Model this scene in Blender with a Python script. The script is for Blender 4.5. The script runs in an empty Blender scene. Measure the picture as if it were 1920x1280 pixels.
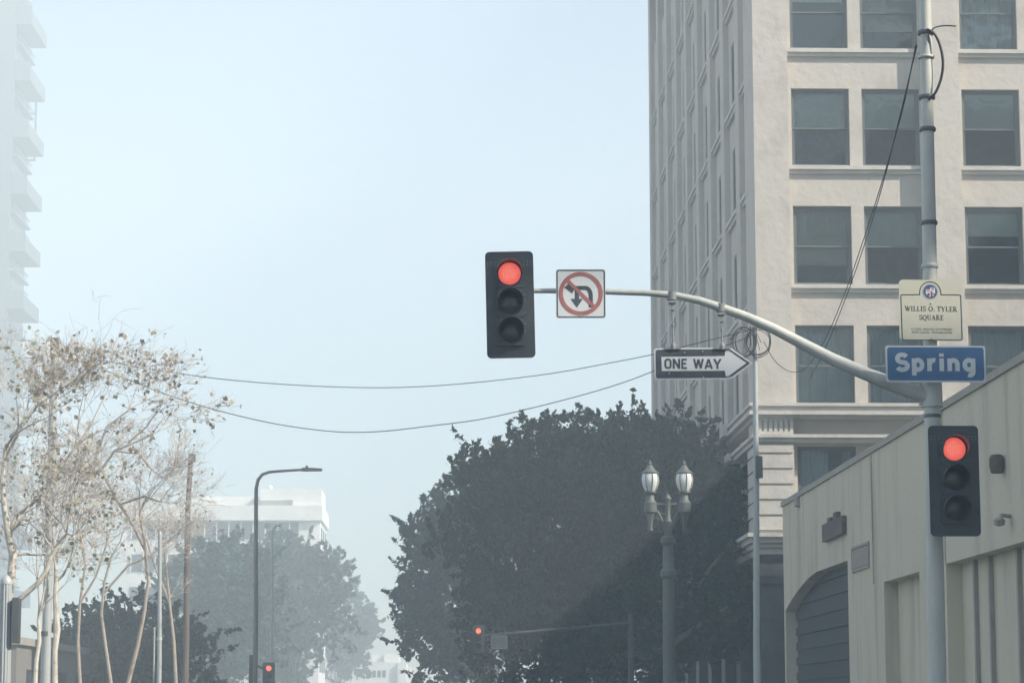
import bpy, math, random
import numpy as np
from mathutils import Vector, Matrix

random.seed(7)
rng = np.random.default_rng(11)
S = bpy.context.scene
COL = S.collection
R = math.radians

# ------------------------------------------------------------------ camera
FPX = 4533.0                       # focal length in photo pixels (85 mm on full frame)
PITCH = math.atan(686 / FPX)
YAW = math.atan(117 / FPX * math.cos(PITCH))
CAM = Vector((0, 0, 1.5))
cd = bpy.data.cameras.new('camera')
cd.lens, cd.sensor_width = 85.0, 36.0
cd.clip_start, cd.clip_end = 0.3, 3000
cam = bpy.data.objects.new('camera', cd)
COL.objects.link(cam)
cam.location = CAM
cam.rotation_euler = (math.pi / 2 + PITCH, 0, -YAW)
S.camera = cam

# ------------------------------------------------------------------ sky, sun, exposure
SUN = Vector((2.0, -1.0, 1.8)).normalized()          # towards the sun
EL = math.asin(SUN.z)
AZ = math.atan2(SUN.x, SUN.y)                        # clockwise from +Y
w = bpy.data.worlds.new('World')
S.world = w
w.use_nodes = True
nt = w.node_tree
bg = nt.nodes['Background']
sky = nt.nodes.new('ShaderNodeTexSky')
sky.sky_type = 'NISHITA'
sky.sun_disc = False
sky.sun_elevation = EL
sky.sun_rotation = AZ
sky.air_density = 1.0
sky.dust_density = 0.9
sky.ozone_density = 1.0
nt.links.new(sky.outputs[0], bg.inputs[0])
bg.inputs[1].default_value = 0.085
ld = bpy.data.lights.new('sun', 'SUN')
ld.energy = 5.0
ld.angle = R(0.5)
ld.color = (1.0, 0.93, 0.82)
sun = bpy.data.objects.new('sun', ld)
COL.objects.link(sun)
sun.location = (60, -40, 120)
sun.rotation_euler = (-SUN).to_track_quat('-Z', 'Y').to_euler()
S.view_settings.view_transform = 'Standard'
S.view_settings.look = 'None'
S.view_settings.exposure = 1.2
S.view_settings.gamma = 1.0
S.render.engine = 'CYCLES'
S.cycles.volume_bounces = 2
S.cycles.max_bounces = 8
S.cycles.diffuse_bounces = 3
S.cycles.transparent_max_bounces = 12
S.cycles.use_denoising = True
HAZE_DENSITY = 0.0035
HAZE_COLOR = (0.83, 0.92, 0.955)

# ------------------------------------------------------------------ helpers
SP, CP, SY, CY = math.sin(PITCH), math.cos(PITCH), math.sin(YAW), math.cos(YAW)
VF = Vector((SY * CP, CY * CP, SP)); VR = Vector((CY, -SY, 0)); VU = VR.cross(VF)

def P(px, py, Y):
    """the world point at distance Y down the street that the photo shows at pixel (px, py)"""
    d = VF + VR * ((px - 960) / FPX) + VU * ((640 - py) / FPX)
    return CAM + d * (Y / d.y)

def ppm(Y):
    return FPX / Y

class MB:
    def __init__(self):
        self.v, self.f = [], []
    def add(self, verts, faces):
        n = len(self.v)
        self.v += [tuple(v) for v in verts]
        self.f += [tuple(i + n for i in f) for f in faces]
        return self
    def box(self, x0, x1, y0, y1, z0, z1):
        return self.add([(x0, y0, z0), (x1, y0, z0), (x1, y1, z0), (x0, y1, z0),
                         (x0, y0, z1), (x1, y0, z1), (x1, y1, z1), (x0, y1, z1)],
                        [(0, 3, 2, 1), (4, 5, 6, 7), (0, 1, 5, 4), (1, 2, 6, 5), (2, 3, 7, 6), (3, 0, 4, 7)])
    def tube(self, pts, rad, n=8, caps=True):
        pts = [Vector(p) for p in pts]
        if not hasattr(rad, '__len__'):
            rad = [rad] * len(pts)
        k = len(pts)
        ref = None
        vs, fs = [], []
        for i in range(k):
            t = (pts[min(i + 1, k - 1)] - pts[max(i - 1, 0)]).normalized()
            if ref is None:
                a = Vector((0, 0, 1)) if abs(t.z) < 0.9 else Vector((1, 0, 0))
                ref = t.cross(a).normalized()
            ref = (ref - t * ref.dot(t)).normalized()
            b = t.cross(ref)
            for j in range(n):
                an = 2 * math.pi * j / n
                vs.append(pts[i] + (ref * math.cos(an) + b * math.sin(an)) * rad[i])
        for i in range(k - 1):
            for j in range(n):
                j2 = (j + 1) % n
                fs.append((i * n + j, i * n + j2, (i + 1) * n + j2, (i + 1) * n + j))
        if caps:
            fs.append(tuple(range(n - 1, -1, -1)))
            fs.append(tuple((k - 1) * n + j for j in range(n)))
        return self.add(vs, fs)
    def lathe(self, prof, c=(0, 0, 0), n=16):
        vs, fs = [], []
        for r, z in prof:
            for j in range(n):
                a = 2 * math.pi * j / n
                vs.append((c[0] + r * math.cos(a), c[1] + r * math.sin(a), c[2] + z))
        k = len(prof)
        for i in range(k - 1):
            for j in range(n):
                j2 = (j + 1) % n
                fs.append((i * n + j, i * n + j2, (i + 1) * n + j2, (i + 1) * n + j))
        fs.append(tuple(range(n - 1, -1, -1)))
        fs.append(tuple((k - 1) * n + j for j in range(n)))
        return self.add(vs, fs)
    def prism(self, poly, y0, y1):
        """poly of (x, z), counter-clockwise seen from -y; solid from y0 (front) to y1"""
        n = len(poly)
        vs = [(x, y0, z) for x, z in poly] + [(x, y1, z) for x, z in poly]
        fs = [tuple(range(n)), tuple(range(2 * n - 1, n - 1, -1))]
        fs += [(i, i + n, (i + 1) % n + n, (i + 1) % n) for i in range(n)]
        return self.add(vs, fs)
    def face(self, poly, y):
        n = len(poly)
        return self.add([(x, y, z) for x, z in poly], [tuple(range(n))])
    def stroke(self, pts, wd, y, closed=False):
        """flat ribbon of width wd along (x, z) points"""
        n = len(pts)
        p = [np.array(q, float) for q in pts]
        L = []
        for i in range(n):
            a = p[i - 1] if (i > 0 or closed) else None
            b = p[(i + 1) % n] if (i < n - 1 or closed) else None
            d1 = (p[i] - a) if a is not None else (b - p[i])
            d2 = (b - p[i]) if b is not None else d1
            d1 = d1 / (np.linalg.norm(d1) + 1e-9); d2 = d2 / (np.linalg.norm(d2) + 1e-9)
            n1 = np.array((-d1[1], d1[0])); n2 = np.array((-d2[1], d2[0]))
            m = n1 + n2
            m = m / (np.linalg.norm(m) + 1e-9)
            m = m / max(0.45, m.dot(n1)) * wd / 2
            L.append((p[i] + m, p[i] - m))
        vs = []
        for a, b in L:
            vs += [(a[0], y, a[1]), (b[0], y, b[1])]
        fs = []
        for i in range(n if closed else n - 1):
            j = (i + 1) % n
            fs.append((2 * i, 2 * i + 1, 2 * j + 1, 2 * j))
        return self.add(vs, fs)
    def build(self, name, mat, parent=None, origin=(0, 0, 0), smooth=False):
        me = bpy.data.meshes.new(name)
        o = origin
        me.from_pydata([(v[0] - o[0], v[1] - o[1], v[2] - o[2]) for v in self.v], [], self.f)
        me.update()
        if smooth:
            me.polygons.foreach_set('use_smooth', [True] * len(me.polygons))
            me.set_sharp_from_angle(angle=R(40))
        me.materials.append(mat)
        ob = bpy.data.objects.new(name, me)
        COL.objects.link(ob)
        if parent is not None:
            ob.parent = parent
        else:
            ob.location = o
        return ob

def tag(o, label, cat, group=None):
    o['label'] = label
    o['category'] = cat
    if group:
        o['group'] = group
    return o

def thing(name, loc, label, cat, group=None, rz=0, ry=0):
    o = bpy.data.objects.new(name, None)
    COL.objects.link(o)
    o.location = loc
    o.rotation_euler = (0, ry, rz)
    o.empty_display_size = 0.3
    return tag(o, label, cat, group)

def rrect(x0, x1, z0, z1, r, n=5):
    pts = []
    for cx, cz, a0 in ((x1 - r, z1 - r, 0), (x0 + r, z1 - r, 90), (x0 + r, z0 + r, 180), (x1 - r, z0 + r, 270)):
        for i in range(n + 1):
            a = R(a0 + 90 * i / n)
            pts.append((cx + r * math.cos(a), cz + r * math.sin(a)))
    return pts

def circ(cx, cz, r, n=32):
    return [(cx + r * math.cos(2 * math.pi * i / n), cz + r * math.sin(2 * math.pi * i / n)) for i in range(n)]

def arc(cx, cz, rx, rz, a0, a1, n=12):
    return [(cx + rx * math.cos(R(a0 + (a1 - a0) * i / n)), cz + rz * math.sin(R(a0 + (a1 - a0) * i / n))) for i in range(n + 1)]

# ------------------------------------------------------------------ materials
def mat(name, color, rough=0.7, metal=0.0, var=0.12, scale=3.0, bump=0.0, bscale=20.0, spec=0.5, stretch=(1, 1, 1), dirt=None):
    m = bpy.data.materials.new(name)
    m.use_nodes = True
    n, l = m.node_tree.nodes, m.node_tree.links
    b = n['Principled BSDF']
    b.inputs['Roughness'].default_value = rough
    b.inputs['Metallic'].default_value = metal
    b.inputs['Specular IOR Level'].default_value = spec
    tc = n.new('ShaderNodeTexCoord')
    mp = n.new('ShaderNodeMapping')
    mp.inputs['Scale'].default_value = stretch
    l.new(tc.outputs['Object'], mp.inputs['Vector'])
    no = n.new('ShaderNodeTexNoise')
    no.inputs['Scale'].default_value = scale
    no.inputs['Detail'].default_value = 6
    no.inputs['Roughness'].default_value = 0.65
    l.new(mp.outputs[0], no.inputs['Vector'])
    cr = n.new('ShaderNodeValToRGB')
    lo = [max(0, c * (1 - var)) for c in color]
    hi = [min(1, c * (1 + var)) for c in color]
    if dirt:
        lo = list(dirt)
    cr.color_ramp.elements[0].color = (*lo, 1)
    cr.color_ramp.elements[1].color = (*hi, 1)
    cr.color_ramp.elements[0].position = 0.3 if not dirt else 0.18
    cr.color_ramp.elements[1].position = 0.7 if not dirt else 0.5
    l.new(no.outputs['Fac'], cr.inputs['Fac'])
    l.new(cr.outputs['Color'], b.inputs['Base Color'])
    if bump:
        nb = n.new('ShaderNodeTexNoise')
        nb.inputs['Scale'].default_value = bscale
        nb.inputs['Detail'].default_value = 5
        l.new(tc.outputs['Object'], nb.inputs['Vector'])
        bm_ = n.new('ShaderNodeBump')
        bm_.inputs['Strength'].default_value = 1.0
        bm_.inputs['Distance'].default_value = bump
        l.new(nb.outputs['Fac'], bm_.inputs['Height'])
        l.new(bm_.outputs['Normal'], b.inputs['Normal'])
    return m

def leafmat(name, c0, c1, c2, trans=0.25):
    m = bpy.data.materials.new(name)
    m.use_nodes = True
    n, l = m.node_tree.nodes, m.node_tree.links
    b = n['Principled BSDF']
    b.inputs['Roughness'].default_value = 0.55
    b.inputs['Specular IOR Level'].default_value = 0.35
    g = n.new('ShaderNodeNewGeometry')
    cr = n.new('ShaderNodeValToRGB')
    e = cr.color_ramp.elements
    e[0].color = (*c0, 1)
    e[1].color = (*c2, 1)
    x = e.new(0.55)
    x.color = (*c1, 1)
    tc = n.new('ShaderNodeTexCoord')
    no = n.new('ShaderNodeTexNoise'); no.inputs['Scale'].default_value = .55; no.inputs['Detail'].default_value = 3  # broad noise puts lit and dark clumps into the leaf colour
    l.new(tc.outputs['Object'], no.inputs['Vector'])
    ma = n.new('ShaderNodeMath'); ma.operation = 'MULTIPLY_ADD'; ma.inputs[1].default_value = 2.2; ma.inputs[2].default_value = -.95
    l.new(no.outputs['Fac'], ma.inputs[0])
    mb_ = n.new('ShaderNodeMath'); mb_.operation = 'MULTIPLY_ADD'; mb_.inputs[1].default_value = .7; mb_.use_clamp = True
    l.new(g.outputs['Random Per Island'], mb_.inputs[0]); l.new(ma.outputs[0], mb_.inputs[2])
    l.new(mb_.outputs[0], cr.inputs['Fac'])
    l.new(cr.outputs['Color'], b.inputs['Base Color'])
    t = n.new('ShaderNodeBsdfTranslucent')
    l.new(cr.outputs['Color'], t.inputs['Color'])
    mx = n.new('ShaderNodeMixShader')
    mx.inputs[0].default_value = trans
    l.new(b.outputs[0], mx.inputs[1])
    l.new(t.outputs[0], mx.inputs[2])
    l.new(mx.outputs[0], n['Material Output'].inputs['Surface'])
    return m

def glassmat(name, tint, rough=0.03, refl=0.35):
    m = bpy.data.materials.new(name)
    m.use_nodes = True
    n, l = m.node_tree.nodes, m.node_tree.links
    n.remove(n['Principled BSDF'])
    tr = n.new('ShaderNodeBsdfTransparent'); tr.inputs[0].default_value = (*tint, 1)
    gl = n.new('ShaderNodeBsdfGlossy'); gl.inputs['Roughness'].default_value = rough
    tc = n.new('ShaderNodeTexCoord')
    no = n.new('ShaderNodeTexNoise'); no.inputs['Scale'].default_value = 1.3
    l.new(tc.outputs['Object'], no.inputs['Vector'])
    bp = n.new('ShaderNodeBump'); bp.inputs['Distance'].default_value = 0.01
    l.new(no.outputs['Fac'], bp.inputs['Height']); l.new(bp.outputs[0], gl.inputs['Normal'])
    lw = n.new('ShaderNodeFresnel'); lw.inputs['IOR'].default_value = 1.5
    mr = n.new('ShaderNodeMath'); mr.operation = 'MULTIPLY_ADD'
    mr.inputs[1].default_value = 1.0; mr.inputs[2].default_value = refl * 0.3
    mr.use_clamp = True
    l.new(lw.outputs[0], mr.inputs[0])
    mx = n.new('ShaderNodeMixShader')
    l.new(mr.outputs[0], mx.inputs[0]); l.new(tr.outputs[0], mx.inputs[1]); l.new(gl.outputs[0], mx.inputs[2])
    l.new(mx.outputs[0], n['Material Output'].inputs['Surface'])
    return m

def ledmat(name, color, strength, cells=0.013):
    """a lit red LED lens: a grid of bright cells on a slightly dimmer ground"""
    m = bpy.data.materials.new(name)
    m.use_nodes = True
    n, l = m.node_tree.nodes, m.node_tree.links
    b = n['Principled BSDF']
    b.inputs['Base Color'].default_value = (0.35, 0.02, 0.02, 1)
    b.inputs['Roughness'].default_value = 0.25
    tc = n.new('ShaderNodeTexCoord')
    vo = n.new('ShaderNodeTexVoronoi')
    vo.inputs['Scale'].default_value = 1 / cells
    vo.inputs['Randomness'].default_value = 0.25
    l.new(tc.outputs['Object'], vo.inputs['Vector'])
    cr = n.new('ShaderNodeValToRGB')
    cr.color_ramp.elements[0].color = (color[0], color[1] * 7.0, color[2] * 4.5, 1)
    cr.color_ramp.elements[1].color = (color[0] * 0.8, color[1] * 2.0, color[2] * 1.8, 1)
    cr.color_ramp.elements[0].position = 0.12; cr.color_ramp.elements[1].position = 0.5
    l.new(vo.outputs['Distance'], cr.inputs['Fac'])
    l.new(cr.outputs['Color'], b.inputs['Emission Color'])
    b.inputs['Emission Strength'].default_value = strength
    return m

M = dict(
    stucco=mat('stucco', (0.46, 0.42, 0.37), 0.9, var=0.13, scale=0.7, bump=0.02, bscale=4, dirt=(0.37, 0.34, 0.30)),
    trim=mat('trim_plaster', (0.52, 0.49, 0.44), 0.85, var=0.12, scale=1.5, bump=0.015, bscale=8),
    lowwall=mat('painted_block_wall', (0.53, 0.48, 0.37), 0.8, var=0.10, scale=1.3, bump=0.015, bscale=6, stretch=(1, 1, 0.10), dirt=(0.27, 0.25, 0.20)),
    coping=mat('coping', (0.33, 0.30, 0.26), 0.8),
    rust=mat('rusty_plate', (0.10, 0.085, 0.075), 0.8, scale=9, var=0.4),
    shutter=mat('dark_shutter', (0.04, 0.047, 0.05), 0.6),
    wframe=mat('window_frame_paint', (0.10, 0.115, 0.11), 0.55),
    glass=glassmat('window_glass', (0.86, 0.91, 0.90), refl=0.06),
    blind=mat('roller_blind', (0.50, 0.51, 0.48), 0.9, var=0.06),
    blindtan=mat('tan_blind', (0.40, 0.37, 0.31), 0.9, var=0.08, scale=2),
    blindpale=mat('pale_blind', (0.66, 0.66, 0.62), 0.9, var=0.08, scale=2),
    curtain=mat('net_curtain', (0.50, 0.52, 0.54), 0.9, var=0.08),
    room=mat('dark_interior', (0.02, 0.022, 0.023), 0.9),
    galv=mat('galvanised_steel', (0.52, 0.52, 0.47), 0.5, metal=0.0, var=0.12, scale=6, stretch=(1, 1, .3)),
    polepaint=mat('grey_pole_paint', (0.40, 0.42, 0.41), 0.5, metal=0.1, var=0.12, scale=4, stretch=(1, 1, .25)),
    darkgalv=mat('weathered_steel', (0.26, 0.27, 0.26), 0.5, var=0.2, scale=12),
    darksteel=mat('dark_steel', (0.12, 0.13, 0.13), 0.5, metal=0.3),
    black=mat('signal_black', (0.042, 0.050, 0.054), 0.45, var=0.35, scale=4),
    visor=mat('sunlit_visor_black', (0.06, 0.07, 0.073), 0.35, var=0.3, scale=6),  # lighter than the housing: sunlit visor edges put into the colour
    lensoff=mat('unlit_lens', (0.03, 0.035, 0.035), 0.22, var=0.2, scale=30),
    red=ledmat('red_led', (1.0, 0.05, 0.045), 0.44, 0.026),
    redfar=ledmat('red_led_distant', (1.0, 0.05, 0.035), 0.9),
    white=mat('sign_white', (0.60, 0.61, 0.60), 0.45, var=0.12, scale=4, dirt=(.48, .49, .48)),
    signblack=mat('veiled_faded_black', (0.055, 0.068, 0.075), 0.45, var=0.3, scale=5),  # lifted black: part fading, part pale veil put into the colour
    signred=mat('veiled_faded_red', (0.36, 0.13, 0.12), 0.5, var=0.25, scale=5),  # washed-out red: some real fading, some veiling haze in the colour
    blue=mat('street_sign_blue', (0.05, 0.145, 0.29), 0.4, var=0.16, scale=4),
    cream=mat('plaque_cream', (0.55, 0.53, 0.42), 0.5, var=0.05),
    plaquegreen=mat('plaque_dark_ink', (0.035, 0.05, 0.05), 0.5),
    sealblue=mat('seal_blue', (0.05, 0.08, 0.18), 0.5),
    sealred=mat('seal_red', (0.40, 0.05, 0.05), 0.5),
    lampglass=mat('frosted_globe', (0.70, 0.71, 0.68), 0.35, var=0.05),
    lampiron=mat('lamp_iron', (0.10, 0.115, 0.105), 0.55, var=0.2, scale=8),
    wire=mat('cable_rubber', (0.03, 0.03, 0.032), 0.6),
    wood=mat('creosoted_wood', (0.12, 0.10, 0.085), 0.85, var=0.3, scale=4, stretch=(6, 6, .4)),
    bark=mat('sycamore_bark', (0.46, 0.42, 0.35), 0.85, var=0.3, scale=4.5, stretch=(1.6, 1.6, .7), bump=0.02, bscale=9, dirt=(0.14, 0.12, 0.10)),
    dullbark=mat('dull_bark', (0.26, 0.22, 0.18), 0.9, var=0.4, scale=6, dirt=(0.13, 0.11, 0.09)),
    twig=mat('twig_bark', (0.50, 0.45, 0.40), 0.85, var=0.3, scale=2),
    ficusbark=mat('ficus_bark', (0.16, 0.15, 0.13), 0.85, var=0.2, scale=5),
    ficus=leafmat('ficus_leaf', (0.012, 0.034, 0.024), (0.024, 0.058, 0.036), (0.055, 0.105, 0.05)),
    dryleaf=leafmat('dry_leaf', (0.30, 0.24, 0.17), (0.48, 0.42, 0.31), (0.22, 0.29, 0.20), 0.35),
    tower=mat('tower_concrete', (0.085, 0.10, 0.115), 0.85, scale=0.1),
    towerglass=mat('tower_glazing', (0.04, 0.05, 0.06), 0.25),
    pale=mat('pale_concrete', (0.74, 0.73, 0.69), 0.85, scale=0.4),
    brick=mat('grey_brown_brick', (0.20, 0.185, 0.165), 0.9, scale=0.8),
    shopstone=mat('shop_stone', (0.055, 0.06, 0.06), 0.5, var=0.5, scale=2.5),
    asphalt=mat('asphalt', (0.05, 0.05, 0.052), 0.9, var=0.2, scale=1.5, bump=0.004, bscale=60),
    pave=mat('pavement_concrete', (0.30, 0.29, 0.27), 0.9, scale=0.8),
    paint=mat('road_paint', (0.7, 0.7, 0.68), 0.7),
    earth=mat('ground_earth', (0.12, 0.115, 0.105), 0.95, scale=0.1),
    office=mat('office_facade', (0.30, 0.29, 0.27), 0.8, scale=0.2),
)

# ------------------------------------------------------------------ haze
hz = MB().box(-420, 420, -90, 520, -1.5, 112).build('haze', bpy.data.materials.new('haze_air'))
hz['kind'] = 'stuff'
hm = hz.data.materials[0]
hm.use_nodes = True
hn = hm.node_tree
hn.nodes.remove(hn.nodes['Principled BSDF'])
pv = hn.nodes.new('ShaderNodeVolumePrincipled')
pv.inputs['Color'].default_value = (*HAZE_COLOR, 1)
pv.inputs['Density'].default_value = HAZE_DENSITY
pv.inputs['Anisotropy'].default_value = 0.0
hn.links.new(pv.outputs[0], hn.nodes['Material Output'].inputs['Volume'])

# ------------------------------------------------------------------ ground
def struct(o):
    o['kind'] = 'structure'
    return o
struct(MB().box(-400, 400, -85, 500, -0.5, 0).build('ground', M['earth']))
struct(MB().add([(-7, -80, .004), (5.5, -80, .004), (5.5, 480, .004), (-7, 480, .004)], [(0, 1, 2, 3)]).build('road', M['asphalt']))
struct(MB().add([(-120, 14, .008), (120, 14, .008), (120, 26, .008), (-120, 26, .008)], [(0, 1, 2, 3)]).build('side_road', M['asphalt']))
mk = MB()
for k in range(40):
    y0 = 36 + k * 9
    mk.add([(-.8, y0, .012), (-.68, y0, .012), (-.68, y0 + 3, .012), (-.8, y0 + 3, .012)], [(0, 1, 2, 3)])
for k in range(11):
    x0 = -6.4 + k * 1.1
    mk.add([(x0, 10.4, .012), (x0 + .5, 10.4, .012), (x0 + .5, 13, .012), (x0, 13, .012)], [(0, 1, 2, 3)])
    mk.add([(x0, 27, .012), (x0 + .5, 27, .012), (x0 + .5, 29.6, .012), (x0, 29.6, .012)], [(0, 1, 2, 3)])
struct(mk.build('road_markings', M['paint']))
pv_ = MB()
for x0, x1 in ((-12, -7), (5.5, 9.6)):
    pv_.box(x0, x1, 26.4, 136, .001, .15)
    pv_.box(x0, x1, 150, 470, .001, .15)
    pv_.box(x0, x1, -80, 13.6, .001, .15)
struct(pv_.build('pavement', M['pave']))

# ------------------------------------------------------------------ tall stucco building
Y0 = 73.0
XC = lambda px: P(px, 420, Y0).x
X0 = XC(1416)
XE = X0 + 17.2
YE = 100.0
for _ in range(60):
    YE *= 1 + .5 * (X0 / P(1210, 420, YE).x - 1)
print('facade', X0, YE)
PJ = 0.42                                            # how far piers stand proud
zs = [P(1600, y, Y0).z for y in (757, 533, 307)]     # sill tops
FH = (zs[2] - zs[0]) / 2
Z1 = zs[0]                                           # top of the big cornice = sill of row 1
WH = P(1600, 382, Y0).z - P(1600, 531, Y0).z         # window height
NR = 6                                               # rows above the cornice
ROOF = Z1 + NR * FH + 4.2
zl2 = P(1450, 1000, Y0).z                            # top of the lower cornice
Z0S = Z1 - FH                                        # sill of row 0
tb = thing('office_building', (X0, Y0, 0), 'tall beige stucco office block with paired sash windows on the right corner', 'building')
OR = (X0, Y0, 0)
wall, trim, room = MB(), MB(), MB()
period = XC(1805.5) - XC(1481.5)
W0, WW, W1 = XC(1491) - XC(1481.5), XC(1601) - XC(1491), XC(1625) - XC(1481.5)
BW = W1 + WW + W0
bays = [(XC(1481.5) + k * period, XC(1481.5) + k * period + BW) for k in range(3)]
sb0, sper, sbl = 75.35, 4.36, 3.25
sbays = [(sb0 + k * sper, sb0 + k * sper + sbl) for k in range(9)]
YW, XW = Y0 + PJ, X0 + PJ                            # spandrel planes
TH = 0.45
# front piers and side piers
wall.box(X0, bays[0][0], Y0, sbays[0][0], zl2 - .35, ROOF)        # corner pier
for k in range(3):
    xa = bays[k][1]
    xb = bays[k + 1][0] if k < 2 else XE
    wall.box(xa, xb, Y0, Y0 + 1.0, zl2 - .35, ROOF)
for k in range(9):
    ya = sbays[k][1]
    yb = sbays[k + 1][0] if k < 8 else YE
    wall.box(X0 + .22, X0 + 1.0, ya, yb, zl2 - .35, ROOF)
FWIN, SWIN = [], []
for r in range(-1, NR):
    zsill = Z1 + r * FH
    ztop = zsill + WH
    znext = zsill + FH
    for (xa, xb) in bays:
        m0 = xa + W0 + WW
        m1 = xa + W1
        if r == -1:
            wall.box(xa, xb, YW, YW + TH, zl2, zsill)             # below row 0
        wall.box(xa, xb, YW, YW + TH, ztop, znext if r > -1 else znext)
        wall.box(xa, xa + W0, YW, YW + TH, zsill, ztop)
        wall.box(xb - W0, xb, YW, YW + TH, zsill, ztop)
        wall.box(m0, m1, YW, YW + TH, zsill, ztop)
        FWIN += [(xa + W0, zsill, r), (m1, zsill, r)]
        if r > 0:
            trim.box(xa + .002, xb - .002, YW - .17, YW + .12, zsill - .12, zsill + .004)
            trim.box(xa + .002, xb - .002, YW - .10, YW - .001, zsill - .24, zsill - .12)
    for (ya, yb) in sbays:
        mid = (ya + yb) / 2
        wall.box(XW, XW + TH, ya, yb, ztop, znext)
        if r == -1:
            wall.box(XW, XW + TH, ya, yb, zl2, zsill)
        if ya > sbays[7][1]:                                  # the last bay is blind
            wall.box(XW, XW + TH, ya, yb, zsill, ztop)
        else:
            wall.box(XW, XW + TH, ya, mid - .75, zsill, ztop)
            wall.box(XW, XW + TH, mid + .85, yb, zsill, ztop)
            SWIN += [(mid + .85, zsill, r)]
        if r > 0:
            trim.box(XW - .19, XW + .12, ya + .002, yb - .002, zsill - .12, zsill + .004)
            trim.box(XW - .12, XW - .001, ya + .002, yb - .002, zsill - .24, zsill - .12)
# big cornice at the foot of row 1, on both faces, breaking forward at the piers
def cornice(zt, hs, front_back, side_back):
    """hs: list of (height, projection) from the top down"""
    z = zt
    for h, p in hs:
        trim.box(X0 - p, XE, Y0 - p, YW + .2, z - h, z)
        trim.box(X0 - p, XW + .2, YW + .2, YE, z - h, z)
        z -= h
cornice(Z1 - .002, [(.10, .30), (.14, .20), (.12, .30), (.09, .12)], 0, 0)
zf = P(1600, 815, Y0).z
cornice(zf, [(.10, .20), (.13, .10)], 0, 0)
for k in range(9):                                   # pier blocks that break the side cornices
    ya = sbays[k][1]; yb = sbays[k + 1][0] if k < 8 else YE
    trim.box(X0 - .44, X0 - .302, ya, yb, Z1 - .36, Z1 + .02)
    trim.box(X0 - .30, X0 - .202, ya, yb, zf - .22, zf + .01)
cornice(zl2, [(.12, .42), (.16, .30), (.14, .16), (.2, .05)], 0, 0)
# rooftop cornice
cornice(ROOF + .3, [(.2, .7), (.3, .5), (.3, .25)], 0, 0)
# rustication joints: stacked blocks proud of the corner pier
zb = zf - .23 - .04
yj = [830, 850, 879, 908, 937, 966, 995]
zj = [P(1450, y, Y0).z for y in yj]
def rblock(*bx):
    MB().box(*bx).build('rusticated_block', M['trim'], tb, OR)
for a, b in zip(zj[:-1], zj[1:]):
    za_, zb_ = b + .035, min(a, zb) - .035
    rblock(X0 - .06, bays[0][0] - .03, Y0 - .07, Y0 - .002, za_, zb_)
    rblock(X0 - .06, X0 - .002, Y0 + .03, sbays[0][0] - .03, za_, zb_)
    for k in range(5):
        rblock(X0 + .15, X0 + .218, sbays[k][1] + .03, sbays[k + 1][0] - .03, za_, zb_)
# capital: block with six flutes
zc0, zc1 = zf + .01, Z1 - .46
cap = MB()
n = 6
wfl = (bays[0][0] - .05 - X0) / (n * 2 + 1)
for i in range(n + 1):
    x = X0 + i * 2 * wfl
    cap.box(x, x + wfl * 1.25, Y0 - .07, Y0 - .002, zc0 + .09, zc1 - .06)
cap.box(X0, bays[0][0] - .02, Y0 - .09, Y0 - .003, zc1 - .058, zc1)
cap.box(X0, bays[0][0] - .02, Y0 - .08, Y0 - .003, zc0, zc0 + .088)
cap.build('capital', M['trim'], tb, OR)
# ground floor: piers and shop recesses
def spier(*bx):
    MB().box(*bx).build('shop_pier', M['shopstone'], tb, OR)
for xa, xb in ((X0, bays[0][0]), (bays[0][1], bays[1][0]), (bays[1][1], bays[2][0]), (bays[2][1], XE)):
    spier(xa, xb, Y0 + .02, Y0 + 1.0, 0, zl2 - .62)
for k in range(9):
    ya = sbays[k][1]; yb = sbays[k + 1][0] if k < 8 else YE
    spier(X0 + .02, X0 + 1.0, ya, yb, 0, zl2 - .62)
spier(X0 + .02, X0 + 1.0, Y0 + 1.0, sbays[0][0], 0, zl2 - .62)
spier(X0 - .06, X0 + 1.1, Y0 - .1, Y0 + .018, zl2 - 1.5, zl2 - 1.3)
spier(X0 - .02, X0 + 1.0, Y0 - .04, Y0 + .018, zl2 - 2.6, zl2 - 1.9)
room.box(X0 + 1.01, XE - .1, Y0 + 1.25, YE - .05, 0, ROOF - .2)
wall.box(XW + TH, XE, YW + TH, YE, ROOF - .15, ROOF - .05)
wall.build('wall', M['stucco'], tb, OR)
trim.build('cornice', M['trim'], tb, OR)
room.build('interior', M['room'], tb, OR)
# shop fronts
shopf = MB()
for xa, xb in bays:
    for k in range(4):
        x = xa + .1 + k * (xb - xa - .2) / 3
        shopf.box(x - .04, x + .04, Y0 + .95, Y0 + 1.05, 0.2, zl2 - .7)
    shopf.box(xa, xb, Y0 + .94, Y0 + 1.06, 3.1, 3.3)
    shopf.box(xa, xb, Y0 + .3, Y0 + 1.02, zl2 - .70, zl2 - .62)
shopf.build('shop_front', M['wframe'], tb, OR)
sg = MB()
for xa, xb in bays:
    sg.box(xa, xb, Y0 + 1.0, Y0 + 1.02, .1, zl2 - .7)
sg.build('shop_glass', M['glass'], tb, OR)
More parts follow.
